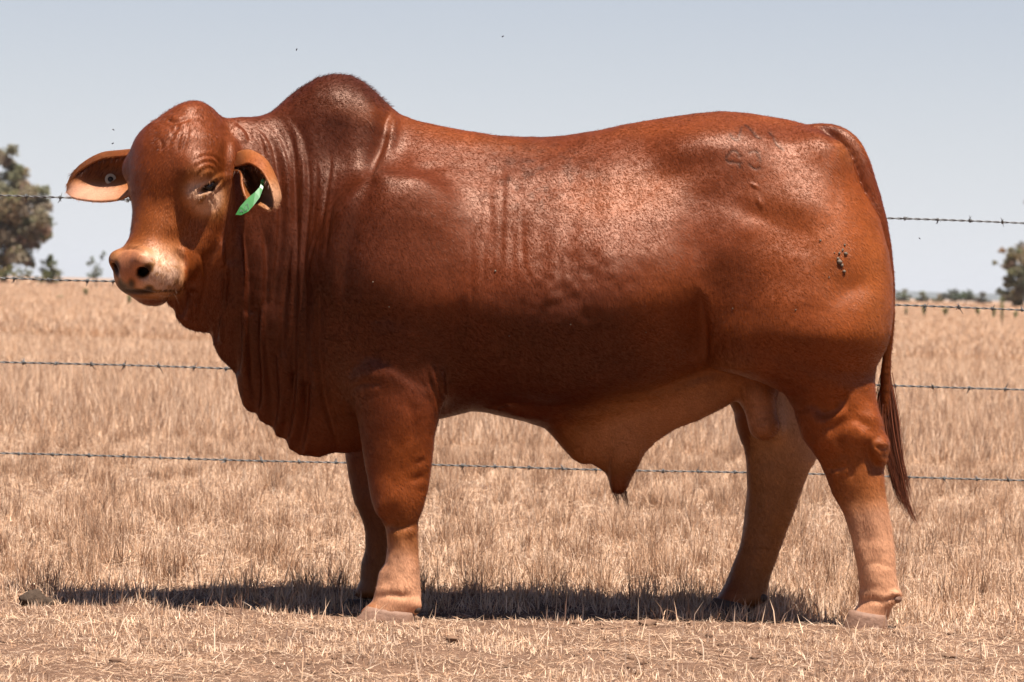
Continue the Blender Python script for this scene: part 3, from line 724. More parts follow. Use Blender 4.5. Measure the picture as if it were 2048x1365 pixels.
# =================================================================== small parts of the bull
def ball(name, c, axes, rad, mat, parent, nu=20, nv=12):
    V = []; F = []
    for j in range(nv + 1):
        t = math.pi * j / nv
        for i in range(nu):
            a = 2 * math.pi * i / nu; q = (math.sin(t) * math.cos(a) * rad[0], math.sin(t) * math.sin(a) * rad[1], math.cos(t) * rad[2])
            V.append(np.array(c) + q[0] * np.array(axes[0]) + q[1] * np.array(axes[1]) + q[2] * np.array(axes[2]))
    for j in range(nv):
        for i in range(nu): F.append((j * nu + i, j * nu + (i + 1) % nu, (j + 1) * nu + (i + 1) % nu, (j + 1) * nu + i))
    return link(name, np_mesh(name, V, F), parent, [mat])

eye_m = plain('wet_dark_eye', (.008, .005, .004), rough=.18, spec=.4)
ball('eye', EYE + EN * -.030 - SLIT * .001, [SLIT, EN, EU], (.024, .024, .019), eye_m, bull)
ec = hp(-.128, -.005, .205)
ball('eye', ec, HA, (.018, .02, .018), eye_m, bull)

hoof_m = plain('dusty_horn', (.20, .105, .065), rough=.75, noise=.3, scale=60, bump=.4)
hoof_d = plain('dark_horn', (.05, .028, .018), rough=.7, noise=.35, scale=60, bump=.4)
def claw(name, toe, heel, top_f, top_b, Y, hw, mat, parent, side):
    """one half of a cloven hoof; toe, heel, top_f, top_b are photo pixels of its side outline"""
    t, h_, tf, tb = [W(*p, Y) for p in (toe, heel, top_f, top_b)]
    V = []; F = []; n = 14; rows = 6
    for j in range(rows):
        f = j / (rows - 1)
        a = t * (1 - f) + tf * f; b = h_ * (1 - f) + tb * f; bulge = 1 + .10 * math.sin(math.pi * f)
        for i in range(n):
            g = 2 * math.pi * i / n; u = .5 - .5 * math.cos(g)        # 0 front .. 1 back
            w = math.sin(g); w = math.copysign(abs(w) ** .75, w) * hw * (1 - .22 * f) * bulge
            w *= .35 + .65 * min(1, u * 3.0) ** .7
            p_ = a * (1 - u) + b * u; V.append((p_[0], p_[1] + w, p_[2]))
    for j in range(rows - 1):
        for i in range(n): F.append((j * n + i, j * n + (i + 1) % n, (j + 1) * n + (i + 1) % n, (j + 1) * n + i))
    V.append(tuple((t + h_) / 2)); V.append(tuple((tf + tb) / 2))
    F += [(len(V) - 2, (i + 1) % n, i) for i in range(n)]; F += [(len(V) - 1, (rows - 1) * n + i, (rows - 1) * n + (i + 1) % n) for i in range(n)]
    me = bpy.data.meshes.new(name); me.from_pydata(V, [], F); me.update()
    for p_ in me.polygons: p_.use_smooth = True
    return link(name, me, parent, [mat])
for dy in (-.031, .031):
    claw('hoof', (1682, 1264), (1778, 1270), (1698, 1220), (1773, 1231), -.21 + dy, .036, hoof_m, bull, dy)
    claw('hoof', (1394, 1240), (1500, 1246), (1428, 1196), (1500, 1209), .10 + dy, .035, hoof_d, bull, dy)
    claw('hoof', (700, 1252), (832, 1256), (734, 1213), (828, 1226), -.25 + dy, .038, hoof_m, bull, dy)
    claw('hoof', (668, 1228), (780, 1232), (696, 1198), (776, 1206), .18 + dy, .031, hoof_d, bull, dy)
for (x_, y_, Y_, m_) in [(1794, 1199, -.19, hoof_m), (1793, 1198, -.24, hoof_m), (1526, 1196, .07, hoof_d), (1524, 1197, .13, hoof_d), (832, 1219, -.28, hoof_d), (832, 1217, -.22, hoof_d)]:
    ball('dewclaw', W(x_, y_, Y_), AX, (.014, .013, .012), m_, bull, 12, 8)

# hair: strands as thin tapering ribbons gathered into one mesh per tuft
def strands(name, roots, paths, wid, mat, parent, cols=(.10, .032, .018), fx=None):
    """roots (n,3); paths (n,k,3) absolute points"""
    P = np.asarray(paths); n_, k_, _ = P.shape
    t = np.gradient(P, axis=1); t /= np.linalg.norm(t, axis=2)[..., None] + 1e-9
    s_ = np.cross(t, np.array([0, -1, .1]) + rng.normal(0, .5, (n_, 1, 3))); s_ /= np.linalg.norm(s_, axis=2)[..., None] + 1e-9
    w = (wid * np.linspace(1, .15, k_))[None, :, None] * rng.uniform(.6, 1.3, (n_, 1, 1))
    V = np.stack([P - s_ * w, P + s_ * w], 2).reshape(-1, 3)
    i = np.arange(n_)[:, None] * k_ * 2 + np.arange(k_ - 1)[None, :] * 2
    F = np.stack([i, i + 1, i + 3, i + 2], 2).reshape(-1, 4)
    c = np.repeat(np.array(cols) * rng.uniform(.6, 1.6, (n_, 1)), k_ * 2, 0)
    me = np_mesh(name, V, F, colors=c); return link(name, me, parent, [mat])

def tint_mat(name, rough=.5, spec=.4, trans=0.0):
    m, n, l, p = new_mat(name); a = n.new('ShaderNodeAttribute'); a.attribute_name = 'tint'
    l.new(a.outputs['Color'], p.inputs['Base Color']); p.inputs['Roughness'].default_value = rough; p.inputs['Specular IOR Level'].default_value = spec
    if trans:
        t = n.new('ShaderNodeBsdfTranslucent'); l.new(a.outputs['Color'], t.inputs['Color']); mx = n.new('ShaderNodeMixShader'); mx.inputs[0].default_value = trans
        o = n['Material Output']; l.new(p.outputs[0], mx.inputs[1]); l.new(t.outputs[0], mx.inputs[2]); l.new(mx.outputs[0], o.inputs['Surface'])
    return m
hair_m = tint_mat('bull_hair', .5, .2)

def catmull(pts, k):
    P = np.array(pts); m = len(P); out = []
    for x in np.linspace(0, m - 1, k):
        i = min(int(x), m - 2); f = x - i; p = [P[max(i - 1, 0)], P[i], P[i + 1], P[min(i + 2, m - 1)]]
        out.append(.5 * (2 * p[1] + (p[2] - p[0]) * f + (2 * p[0] - 5 * p[1] + 4 * p[2] - p[3]) * f * f + (3 * p[1] - p[0] - 3 * p[2] + p[3]) * f ** 3))
    return np.array(out)
# tail switch: several locks
locks = [([(1773, 735), (1766, 800), (1768, 860), (1785, 930), (1800, 985), (1812, 1010)], 260, 9, 3),
         ([(1774, 745), (1778, 820), (1786, 880), (1798, 940), (1812, 1000), (1838, 1055)], 260, 9, 2.5),
         ([(1772, 755), (1768, 820), (1778, 890), (1792, 960), (1806, 1005), (1822, 1040)], 260, 9, 3),
         ([(1770, 760), (1760, 820), (1762, 870), (1780, 930), (1790, 970), (1800, 990)], 150, 6, 2.5),
         ([(1778, 770), (1788, 830), (1796, 890), (1802, 930), (1812, 965), (1822, 1005)], 150, 6, 3)]
PT = []
for pts, n_, w0, w1 in locks:
    base = catmull([W(x, y, -.02) for x, y in pts], 14)
    for _ in range(n_):
        o_ = rng.normal(0, 1, 3) * [1, 1, .3]; ln = rng.uniform(.55, 1.0); k = np.linspace(0, 1, 14)
        q = np.stack([np.interp(k * ln, k, base[:, a]) for a in range(3)], 1)
        sp = (np.interp(k, [0, .3, .75, 1], [.004, w0 * .0009, w0 * .0009, w1 * .0022]))[:, None]
        q = q + o_ * sp + .0025 * np.sin(k * rng.uniform(4, 9) + rng.uniform(0, 6))[:, None] * rng.normal(0, 1, 3) * k[:, None]
        PT.append(q)
strands('tail_switch', None, PT, .0011, hair_m, bull, (.10, .028, .012))
# prepuce hair
PT = []
for (x0, x1, n_, y2) in [(1220, 1238, 34, 1022), (1238, 1256, 40, 1026)]:
    for _ in range(n_):
        a = W(rng.uniform(x0, x1), 982, rng.normal(0, .008)); b = W(x1 + rng.normal(-1, 4), rng.uniform(1000, y2), rng.normal(0, .012)); m_ = (a + b) / 2 + rng.normal(0, .002, 3)
        PT.append(catmull([a, m_, b], 5))
strands('prepuce_hair', None, PT, .0006, hair_m, bull, (.07, .026, .014))
# coarse fringe along the crest of the hump, poll and chin whiskers
def fringe(name, sel, n_, ln, lean, wid, colr, mat=hair_m):
    idx = np.nonzero(sel)[0]; idx = rng.choice(idx, n_); P = BV[idx] + rng.normal(0, .002, (n_, 3)); N = BN[idx]
    l_ = rng.uniform(.5, 1, (n_, 1)) * ln; d = N * .45 + np.array(lean) + rng.normal(0, .18, (n_, 3)); d /= np.linalg.norm(d, axis=1)[:, None]
    k = np.linspace(0, 1, 4)[None, :, None]
    path = P[:, None] + d[:, None] * l_[:, None] * k + np.array([0, 0, -.3]) * l_[:, None] * k * k * .4
    strands(name, None, path, wid, mat, bull, colr)
top = (BN[:, 2] > .35) & (np.arange(len(BV)) < nb_)
fringe('hump_hair', top & (PX > 560) & (PX < 790) & (PY < 215), 3500, .014, (.75, 0, .05), .0004, (.07, .018, .008))
fringe('poll_hair', (np.arange(len(BV)) < nb_) & (PX > 300) & (PX < 430) & (PY < 300) & (BN[:, 1] < .2), 1500, .010, (-.35, -.2, -.7), .0004, (.09, .023, .010))
fringe('back_hair', top & (PX > 790) & (PX < 1660) & (BN[:, 2] > .75), 2500, .007, (.8, 0, .05), .0004, (.10, .027, .011))
ins = np.arange(len(BV)) >= nb_
fringe('ear_hair', ins & (REG == 2) & (PX < 300) & (PY < 350), 900, .022, (-.5, -.3, -.8), .0005, (.07, .022, .01))
fringe('ear_hair', ins & (REG == 1) & (PX > 470) & (PY < 372), 700, .020, (.1, -.5, -.8), .0005, (.08, .028, .012))
# the short coat itself: fine hairs lying back and down over the hide that faces the light and the camera
vis = np.nonzero((BN[:, 1] < .15) & (BV[:, 2] > .08) & ~((PX < 312) & (PY > 495) & (PY < 600) & (PX < 320)))[0]
vis = vis[(EYEM[np.minimum(vis, nb_ - 1)] < .05) | (vis >= nb_)]
NH = 260000; idx = rng.choice(vis, NH); Nn = BN[idx]; P0 = BV[idx] + rng.normal(0, .0025, (NH, 3)); P0 -= Nn * np.sum((P0 - BV[idx]) * Nn, 1)[:, None]
fl = np.where((PX[idx] < 470)[:, None], np.array([-.15, 0, -.9]), np.array([.75, 0, -.55])) + rng.normal(0, .22, (NH, 3)) + .35 * np.stack([noise3(BV[idx], 4, 91), np.zeros(NH), noise3(BV[idx], 4, 92)], 1)
fl -= Nn * np.sum(fl * Nn, 1)[:, None]; fl /= np.linalg.norm(fl, axis=1)[:, None]; sd = np.cross(fl, Nn); ln = rng.uniform(.006, .013, (NH, 1)); wd_ = rng.uniform(.0004, .0009, (NH, 1))
tilt = Nn * ln * rng.uniform(.10, .38, (NH, 1))
Vh = np.stack([P0 - sd * wd_ - Nn * .0004, P0 + sd * wd_ - Nn * .0004, P0 + fl * ln + tilt], 1).reshape(-1, 3)
ch = np.repeat(C[idx] * rng.uniform(.8, 1.25, (NH, 1)), 3, 0)
coat_m = tint_mat('coat_hair', .5, .20); coat_m.node_tree.nodes['Principled BSDF'].inputs['Specular Tint'].default_value = (1, .62, .46, 1)
tag(link('coat_hair', np_mesh('coat_hair', Vh, np.arange(NH * 3).reshape(-1, 3), colors=ch, smooth=False), bull, [coat_m]), kind='stuff')
# a few chin whiskers
PT = []
for _ in range(5):
    a = W(rng.uniform(300, 362), rng.uniform(560, 590), -.36); PT.append(catmull([a, a + [.006, -.01, -.008], a + [rng.uniform(.005, .02), -.02, -rng.uniform(.015, .035)]], 5))
tag(strands('whiskers', None, PT, .0003, hair_m, bull, (.25, .16, .11)), kind='stuff')

# burrs and dung crumbs stuck to the rump, stuff of one part
V_, F_ , nn = [], [], 0
mbc = MB()
nearv = np.nonzero((BV[:, 1] < -.1) & (np.arange(len(BV)) < nb_))[0]
def on_hide(px, py):
    j = nearv[np.argmin((PX[nearv] - px) ** 2 + (PY[nearv] - py) ** 2)]; return BV[j], BN[j]
crumbs = [(1688, 490, 3), (1686, 499, 3), (1678, 508, 4), (1690, 508, 5), (1684, 503, 3), (1678, 524, 7), (1684, 530, 5), (1676, 518, 4), (1687, 544, 5), (1670, 507, 2), (1640, 482, 3), (1658, 555, 2),
          (747, 564, 2), (779, 614, 2), (1142, 648, 2), (1019, 672, 2), (1466, 616, 2), (841, 855, 3), (846, 825, 2), (991, 542, 3), (1590, 620, 2), (1293, 665, 2)]
for (x_, y_, r_) in crumbs:
    P_, N_ = on_hide(x_, y_); r_ *= .0011
    tmp = []; ff = []
    for j in range(5):
        t = math.pi * j / 4
        for i in range(6):
            a = 2 * math.pi * i / 6; q = np.array([math.sin(t) * math.cos(a), math.sin(t) * math.sin(a), math.cos(t)]) * r_ * random.uniform(.7, 1.3); tmp.append(P_ + q + N_ * r_ * .4)
    for j in range(4):
        for i in range(6): ff.append((j * 6 + i, j * 6 + (i + 1) % 6, (j + 1) * 6 + (i + 1) % 6, (j + 1) * 6 + i))
    mbc.add(tmp, ff)
tag(link('dried_mud_crumbs', mbc.mesh('dried_mud_crumbs'), bull, [plain('dried_mud', (.13, .09, .06), rough=.9, noise=.5, scale=200)]), kind='stuff')

# =================================================================== ear tags (clipped through the ears)
gm = plain('green_plastic', (.028, .15, .028), rough=.35, noise=.05)
gp = [(523, 364), (529, 365), (525, 380), (519, 396), (506, 413), (496, 424), (482, 431), (471, 430), (480, 414), (496, 396), (510, 385), (519, 375)]
gy = [-.405, -.405, -.425, -.44, -.455, -.465, -.47, -.47, -.465, -.45, -.435, -.42]
P_ = [W(x, y, Y) for (x, y), Y in zip(gp, gy)]; nn_ = np.array([.45, -.65, .6]); nn_ /= np.linalg.norm(nn_)
mb = MB(); n_ = len(P_); V = [p + nn_ * .0012 for p in P_] + [p - nn_ * .0012 for p in P_]
Fq = [(0, 1, 2, 11), (11, 2, 3, 10), (10, 3, 4, 9), (9, 4, 5, 8), (8, 5, 6, 7)]
mb.add(V, [f for f in Fq] + [tuple(i + n_ for i in f[::-1]) for f in Fq] + [(i, i + n_, (i + 1) % n_ + n_, (i + 1) % n_) for i in range(n_)])
gt = empty('ear_tag', P_[0]); tag(gt, 'green plastic ear tag with dark numbers hanging in the near drooping ear', 'ear tag', 'tags in the ears of the bull')
link('tag_panel', mb.mesh('tag_panel', False), gt, [gm])
mbs = MB(); mbs.tube([W(527, 362, -.385), W(526, 364, -.412)], .007, 12)
link('stud', mbs.mesh('stud'), gt, [gm])
# the printed number, seen upside down as the tag hangs
fc = bpy.data.curves.new('number', 'FONT'); fc.body = '427'; fc.size = .021; fc.extrude = .0003; fc.align_x = 'CENTER'; fc.align_y = 'CENTER'; fc.space_character = 1.15
to = bpy.data.objects.new('number_tmp', fc); col.objects.link(to)
dg = bpy.context.evaluated_depsgraph_get(); tm = bpy.data.meshes.new_from_object(to.evaluated_get(dg)); bpy.data.objects.remove(to)
ctr = (W(489, 419, -.462)); ux = W(500, 411, -.456) - W(479, 425, -.467); ux /= np.linalg.norm(ux)
up_ = W(478, 419, -.466) - W(495, 423, -.460); up_ = np.cross(nn_, ux); up_ /= np.linalg.norm(up_)
pn = np.cross(ux, up_)
if pn @ np.array([0, -1, .3]) < 0: up_ = -up_; pn = -pn
for v in tm.vertices:
    c_ = v.co.copy(); q = ctr + ux * c_[0] + up_ * c_[1] + pn * (c_[2] + .0035); v.co = q
link('number', tm, gt, [plain('dark_print', (.02, .06, .02), rough=.6)])
# button tag in the far ear
bt = empty('button_tag', W(221, 359, -.02)); tag(bt, 'round pale button tag with dark centre pinned inside the far spread ear', 'ear tag', 'tags in the ears of the bull')
def ring(c, nrm, r0, r1, th_, n=28):
    nrm = np.array(nrm) / np.linalg.norm(nrm); a = np.cross(nrm, [0, 0, 1]); a /= np.linalg.norm(a); b = np.cross(nrm, a); m_ = MB(); V = []
    for i in range(n):
        g = 2 * math.pi * i / n; d = a * math.cos(g) + b * math.sin(g)
        V += [c + d * r0 + nrm * th_, c + d * r1 + nrm * th_ * .8, c + d * r1 - nrm * th_, c + d * r0 - nrm * th_]
    m_.add(V, [(4 * i + k, 4 * i + (k + 1) % 4, 4 * ((i + 1) % n) + (k + 1) % 4, 4 * ((i + 1) % n) + k) for i in range(n) for k in range(4)])
    return m_
bn = (.15, -1, .12); bc = W(221, 359, -.035)
link('ring', ring(bc, bn, .0085, .0165, .003).mesh('ring', False), bt, [plain('pale_plastic', (.30, .27, .20), rough=.4)])
mbs = MB(); nv = np.array(bn) / np.linalg.norm(bn); mbs.tube([bc - nv * .045, bc + nv * .0005], .0086, 16)
link('pin', mbs.mesh('pin'), bt, [plain('dark_pin', (.02, .02, .022), rough=.5)])
# =================================================================== ground
def gh(x, y):
    """gentle unevenness of the paddock, level under the bull"""
    x = np.asarray(x, float); y = np.asarray(y, float)
    P_ = np.stack([x, y, np.zeros_like(x)], 1)
    d = np.clip((y - 1.5) / 6, 0, 1)
    return noise3(P_, 2.1, 21) * .012 + noise3(P_, 6.5, 22) * .006 + noise3(P_, .35, 23) * .05 * d + noise3(P_, .02, 24) * .12 * np.clip((y - 60) / 200, 0, 1) * np.clip((900 - y) / 500, 0, 1)
ys = np.concatenate([np.linspace(-60, -4, 12), np.arange(-3.6, 8, .05), 8 * np.exp(np.linspace(0, math.log(12000 / 8), 220))])
us = np.concatenate([np.linspace(-1, -.085, 30), np.linspace(-.08, .08, 150), np.linspace(.085, 1, 30)])
YY, UU = np.meshgrid(ys, us, indexing='ij'); XX = UU * (np.abs(YY) * 1.2 + 30)
zz = gh(XX.ravel(), YY.ravel())
V = np.stack([XX.ravel(), YY.ravel(), zz], 1); nr, nc = XX.shape
i = np.arange(nr - 1)[:, None] * nc + np.arange(nc - 1)[None, :]
F = np.stack([i, i + 1, i + nc + 1, i + nc], 2).reshape(-1, 4)
m, n, l, p = new_mat('dry_paddock_soil'); p.inputs['Roughness'].default_value = .95; p.inputs['Specular IOR Level'].default_value = .15
tc = n.new('ShaderNodeTexCoord')
def nz(scale, detail=6, vec=None, rough=.6):
    t = n.new('ShaderNodeTexNoise'); t.inputs['Scale'].default_value = scale; t.inputs['Detail'].default_value = detail; t.inputs['Roughness'].default_value = rough
    l.new(vec or tc.outputs['Object'], t.inputs['Vector']); return t
def ramp(src, stops):
    r = n.new('ShaderNodeValToRGB'); e = r.color_ramp.elements
    while len(e) < len(stops): e.new(.5)
    for k, (pos, c) in enumerate(stops): e[k].position = pos; e[k].color = (*c, 1)
    l.new(src, r.inputs[0]); return r
soil = ramp(nz(9).outputs['Fac'], [(.3, (.105, .056, .034)), (.5, (.16, .088, .055)), (.7, (.22, .125, .078))])
field = ramp(nz(.08, 8).outputs['Fac'], [(.3, (.22, .142, .094)), (.5, (.26, .170, .114)), (.7, (.30, .20, .135))])
sepn = n.new('ShaderNodeSeparateXYZ'); l.new(tc.outputs['Object'], sepn.inputs[0])
far = n.new('ShaderNodeMapRange'); far.inputs[1].default_value = 6; far.inputs[2].default_value = 40; l.new(sepn.outputs['Y'], far.inputs[0])
mx = n.new('ShaderNodeMix'); mx.data_type = 'RGBA'; l.new(far.outputs[0], mx.inputs['Factor']); l.new(soil.outputs[0], mx.inputs['A']); l.new(field.outputs[0], mx.inputs['B'])
l.new(mx.outputs['Result'], p.inputs['Base Color'])
bp = n.new('ShaderNodeBump'); bp.inputs['Strength'].default_value = .9; bp.inputs['Distance'].default_value = .02; l.new(nz(38, 8, rough=.7).outputs['Fac'], bp.inputs['Height']); l.new(bp.outputs[0], p.inputs['Normal'])
tag(link('ground', np_mesh('ground', V, F), None, [m]), kind='structure')

# =================================================================== dry grass
STRAW = np.array([(.70, .50, .35), (.62, .415, .275), (.47, .285, .175), (.60, .45, .34), (.28, .165, .10), (.76, .58, .44), (.13, .085, .058)]) * np.array([.95, .905, .86])
def blades(name, x, y, h, w, lean, pal, z0=0.0, curl=.5, three=True, mat=None, kind='stuff', label=None, zoff=None):
    n_ = len(x); az = rng.uniform(0, 2 * np.pi, n_); d = np.stack([np.cos(az), np.sin(az), np.zeros(n_)], 1)
    fa = az + np.pi / 2 + rng.normal(0, .6, n_); s_ = np.stack([np.cos(fa), np.sin(fa), rng.normal(0, .15, n_)], 1) * (w / 2)[:, None]
    base = np.stack([x, y, gh(x, y) + (0 if zoff is None else zoff)], 1); up = np.array([0, 0, 1.0])
    cl, slx = np.cos(lean)[:, None], np.sin(lean)[:, None]; l2 = np.clip(lean + curl * rng.uniform(-.3, 1, n_), 0, 1.75)
    mid = base + (up * cl + d * slx) * (h * .5)[:, None]
    tip = mid + (up * np.cos(l2)[:, None] + d * np.sin(l2)[:, None]) * (h * .5)[:, None]
    c = STRAW[rng.choice(len(STRAW), n_, p=pal)] * rng.uniform(.8, 1.2, (n_, 1))
    if three:
        V = np.stack([base - s_, base + s_, mid - s_ * .8, mid + s_ * .8, tip], 1).reshape(-1, 3); i = np.arange(n_)[:, None] * 5
        F = np.concatenate([i + [0, 1, 3], i + [0, 3, 2], i + [2, 3, 4]], 1).reshape(-1, 3); cc = np.repeat(c, 5, 0)
    else:
        V = np.stack([base - s_, base + s_, tip], 1).reshape(-1, 3); F = np.arange(n_ * 3).reshape(-1, 3); cc = np.repeat(c, 3, 0)
    return V, F, cc
grass_m = tint_mat('dry_straw', .75, .25, .28)
def frus(n_, y0, y1, pad=1.3, p_=1.0):
    n_ = int(n_ * 1.12)
    y = y0 + (y1 - y0) * rng.random(n_) ** p_; hw = (y + 10) * .1536 * 1.12 + pad; return rng.uniform(-1, 1, n_) * hw, y
def dens(x, y, s, seed): return noise3(np.stack([x, y, np.zeros_like(x)], 1), s, seed) * .5 + .5
def put(name, parts, label):
    nV = 0; Vs, Fs, Cs = [], [], []
    for V, F, c in parts: Vs.append(V); Fs.append(F + nV); Cs.append(c); nV += len(V)
    o = link(name, np_mesh(name, np.concatenate(Vs), np.concatenate(Fs), colors=np.concatenate(Cs), smooth=False), None, [grass_m])
    tag(o, label, 'grass', kind='stuff')
PA = [.24, .24, .16, .16, .08, .10, .02]
parts = []
# the thick stubble behind the bull's line
x, y = frus(330000, -.12, 10.5, p_=1.25)
dd = dens(x, y, 2.6, 31) * .6 + dens(x, y, 9, 32) * .4; edge = np.clip((y + .12 + .25 * (dens(x, y, 3, 33) - .5)) / .35, 0, 1)
k = rng.random(len(x)) < np.clip((dd - .16) * 2.2, .10, 1) * edge; x, y, dd = x[k], y[k], dd[k]; n_ = len(x)
parts.append(blades('a', x, y, rng.uniform(.025, .075, n_) * (.35 + 1.3 * dd), rng.uniform(.0018, .0042, n_), np.abs(rng.normal(.55, .5, n_)), PA, curl=.9))
# lying straw
x, y = frus(190000, -2.4, 10.5, p_=1.3); n_ = len(x); k = rng.random(n_) < np.clip((dens(x, y, 3.3, 35) - .24) * 2.6 + np.clip(y, 0, 1), .2, 1); x, y = x[k], y[k]; n_ = len(x)
parts.append(blades('b', x, y, rng.uniform(.02, .10, n_) * np.where(y < 0, .7, 1), rng.uniform(.0016, .0038, n_) * np.where(y < 0, .75, 1), rng.normal(1.45, .10, n_), PA, curl=.15, zoff=rng.uniform(.002, .022, n_) * np.clip(.3 + y, .25, 1.5)))
# cut stubble in the bare foreground
x, y = frus(140000, -2.4, .5); n_ = len(x); k = rng.random(n_) < np.clip((dens(x, y, 4.1, 38) - .25) * 2, .2, 1); x, y = x[k], y[k]; n_ = len(x)
parts.append(blades('b2', x, y, rng.uniform(.006, .028, n_), rng.uniform(.001, .0028, n_), rng.normal(1.4, .2, n_), [.2, .22, .2, .14, .12, .06, .06], curl=.2, zoff=rng.uniform(.0, .006, n_), three=False))
x, y = frus(70000, -2.4, .1); dd = dens(x, y, 5, 36) * .55 + dens(x, y, 17, 37) * .45; k = rng.random(len(x)) < np.clip((dd - .42) * 4.5, .04, 1); x, y = x[k], y[k]; n_ = len(x)
parts.append(blades('c', x, y, rng.uniform(.010, .036, n_), rng.uniform(.0016, .0036, n_), np.abs(rng.normal(.5, .5, n_)), [.3, .25, .1, .15, .05, .15, 0]))
x, y = frus(380, -1.9, .3); n_ = len(x)
parts.append(blades('d', x, y, rng.uniform(.05, .10, n_), rng.uniform(.0025, .0045, n_), np.abs(rng.normal(.15, .3, n_)), [.4, .1, .0, .2, .0, .3, 0]))
# dead dark stalks and tall thin seed stems
x, y = frus(6000, .1, 10.5); n_ = len(x)
parts.append(blades('e', x, y, rng.uniform(.07, .20, n_), rng.uniform(.0012, .0026, n_), np.abs(rng.normal(.2, .22, n_)), [.05, .1, .2, .1, .3, .05, .2]))
# tussocks
tx, ty = frus(800, .2, 10.5); P2 = []
for a, b in zip(tx, ty):
    k_ = int(rng.integers(50, 110)); r_ = rng.uniform(.03, .07); ang = rng.uniform(0, 6.28, k_); q = np.sqrt(rng.random(k_)) * r_
    P2.append((a + q * np.cos(ang), b + q * np.sin(ang)))
x = np.concatenate([q[0] for q in P2]); y = np.concatenate([q[1] for q in P2]); n_ = len(x)
parts.append(blades('f', x, y, rng.uniform(.07, .15, n_), rng.uniform(.0015, .0032, n_), np.abs(rng.normal(.35, .3, n_)), [.06, .14, .34, .08, .30, .02, .06]))
put('dry_grass', parts, 'pale dry grass stubble around and behind the bull')
parts = []
x, y = frus(300000, 10, 48, 1.5, 1.5); dd = dens(x, y, .9, 41) * .5 + dens(x, y, 3.1, 42) * .5; k = rng.random(len(x)) < np.clip((dd - .2) * 2, .15, 1); x, y, dd = x[k], y[k], dd[k]; n_ = len(x)
parts.append(blades('g', x, y, rng.uniform(.05, .16, n_) * (.5 + dd), rng.uniform(.005, .012, n_), np.abs(rng.normal(.65, .5, n_)), [.22, .26, .18, .18, .08, .06, .02], three=False))
x, y = frus(30000, 10, 48, 1.5, 1.5); n_ = len(x)
parts.append(blades('h', x, y, rng.uniform(.15, .32, n_), rng.uniform(.003, .007, n_), np.abs(rng.normal(.2, .2, n_)), [.1, .2, .25, .1, .2, .1, .05], three=False))
x, y = frus(270000, 45, 330, 4, 1.7); n_ = len(x)
parts.append(blades('i', x, y, rng.uniform(.10, .26, n_), rng.uniform(.02, .055, n_), np.abs(rng.normal(.3, .3, n_)), [.25, .38, .14, .23, .0, .0, .0], three=False))
x, y = frus(30000, 300, 900, 8, 1.3); n_ = len(x)
parts.append(blades('j', x, y, rng.uniform(.12, .30, n_), rng.uniform(.25, .8, n_), np.abs(rng.normal(.2, .2, n_)), [.25, .38, .14, .23, .0, .0, .0], three=False))
put('far_dry_grass', parts, 'tawny dry grass of the open paddock reaching to the horizon')

# loose soil crumbs in the foreground
V, F = [], []; n0 = 0
t6 = np.array([(0, 0, 1), (1, 0, 0), (0, 1, 0), (-1, 0, 0), (0, -1, 0), (0, 0, -1)], float); f6 = np.array([(0, 1, 2), (0, 2, 3), (0, 3, 4), (0, 4, 1), (5, 2, 1), (5, 3, 2), (5, 4, 3), (5, 1, 4)])
x, y = frus(5200, -2.3, .6); k = rng.random(len(x)) < np.clip((dens(x, y, 4, 51) - .35) * 3, .05, 1); x, y = x[k], y[k]; n_ = len(x)
r_ = .0025 + .010 * rng.random(n_) ** 4
z_ = gh(x, y) + r_ * .3
VV = (t6[None] * rng.uniform(.6, 1.35, (n_, 6, 3))) * r_[:, None, None] + np.stack([x, y, z_], 1)[:, None, :]
FF = (f6[None] + 6 * np.arange(n_)[:, None, None]).reshape(-1, 3)
crumb_m = plain('soil_crumbs', (.17, .098, .062), rough=.95, noise=.35, scale=12, spec=.15)
tag(link('soil_crumbs', np_mesh('soil_crumbs', VV.reshape(-1, 3), FF, smooth=False), None, [crumb_m]), 'crumbs of loose red brown soil scattered in the foreground', 'soil', kind='stuff')

def lump(name, c, rad, mat, label, cat, seed, flat=.7, rough=.3, parent=None, group=None):
    V = []; F = []; nu, nv = 28, 16
    for j in range(nv + 1):
        t = math.pi * j / nv
        for i in range(nu):
            a = 2 * math.pi * i / nu; V.append((math.sin(t) * math.cos(a), math.sin(t) * math.sin(a), math.cos(t)))
    V = np.array(V); d = 1 + rough * noise3(V, 1.7, seed) + rough * .5 * noise3(V, 4.5, seed + 1) + rough * .25 * noise3(V, 11, seed + 2)
    V = V * d[:, None] * np.array([rad[0], rad[1], rad[2]]) + np.array(c)
    for j in range(nv):
        for i in range(nu): F.append((j * nu + i, j * nu + (i + 1) % nu, (j + 1) * nu + (i + 1) % nu, (j + 1) * nu + i))
    o = link(name, np_mesh(name, V, F), parent, [mat]); return tag(o, label, cat, group)
dung = plain('old_dung', (.060, .040, .028), rough=.95, noise=.5, scale=60, bump=.8, spec=.1)
g0 = G(66, 1216); lump('dung_pat', g0 + [0, 0, .018], (.034, .035, .034), dung, 'dark crumbly dung lump standing in the shadow below the head, larger of two', 'dung', 61)
g0 = G(98, 1216); lump('dung_pat', g0 + [0, 0, .008], (.026, .028, .018), dung, 'low dark dung lump close against the right side of a larger lump', 'dung', 67)
stone = plain('pale_stone', (.42, .36, .31), rough=.8, noise=.12, scale=50, bump=.3)
g0 = G(148, 1112); lump('stone', g0 + [0, 0, .012], (.016, .016, .016), stone, 'small whitish stone in the dry grass at the far left', 'stone', 71)
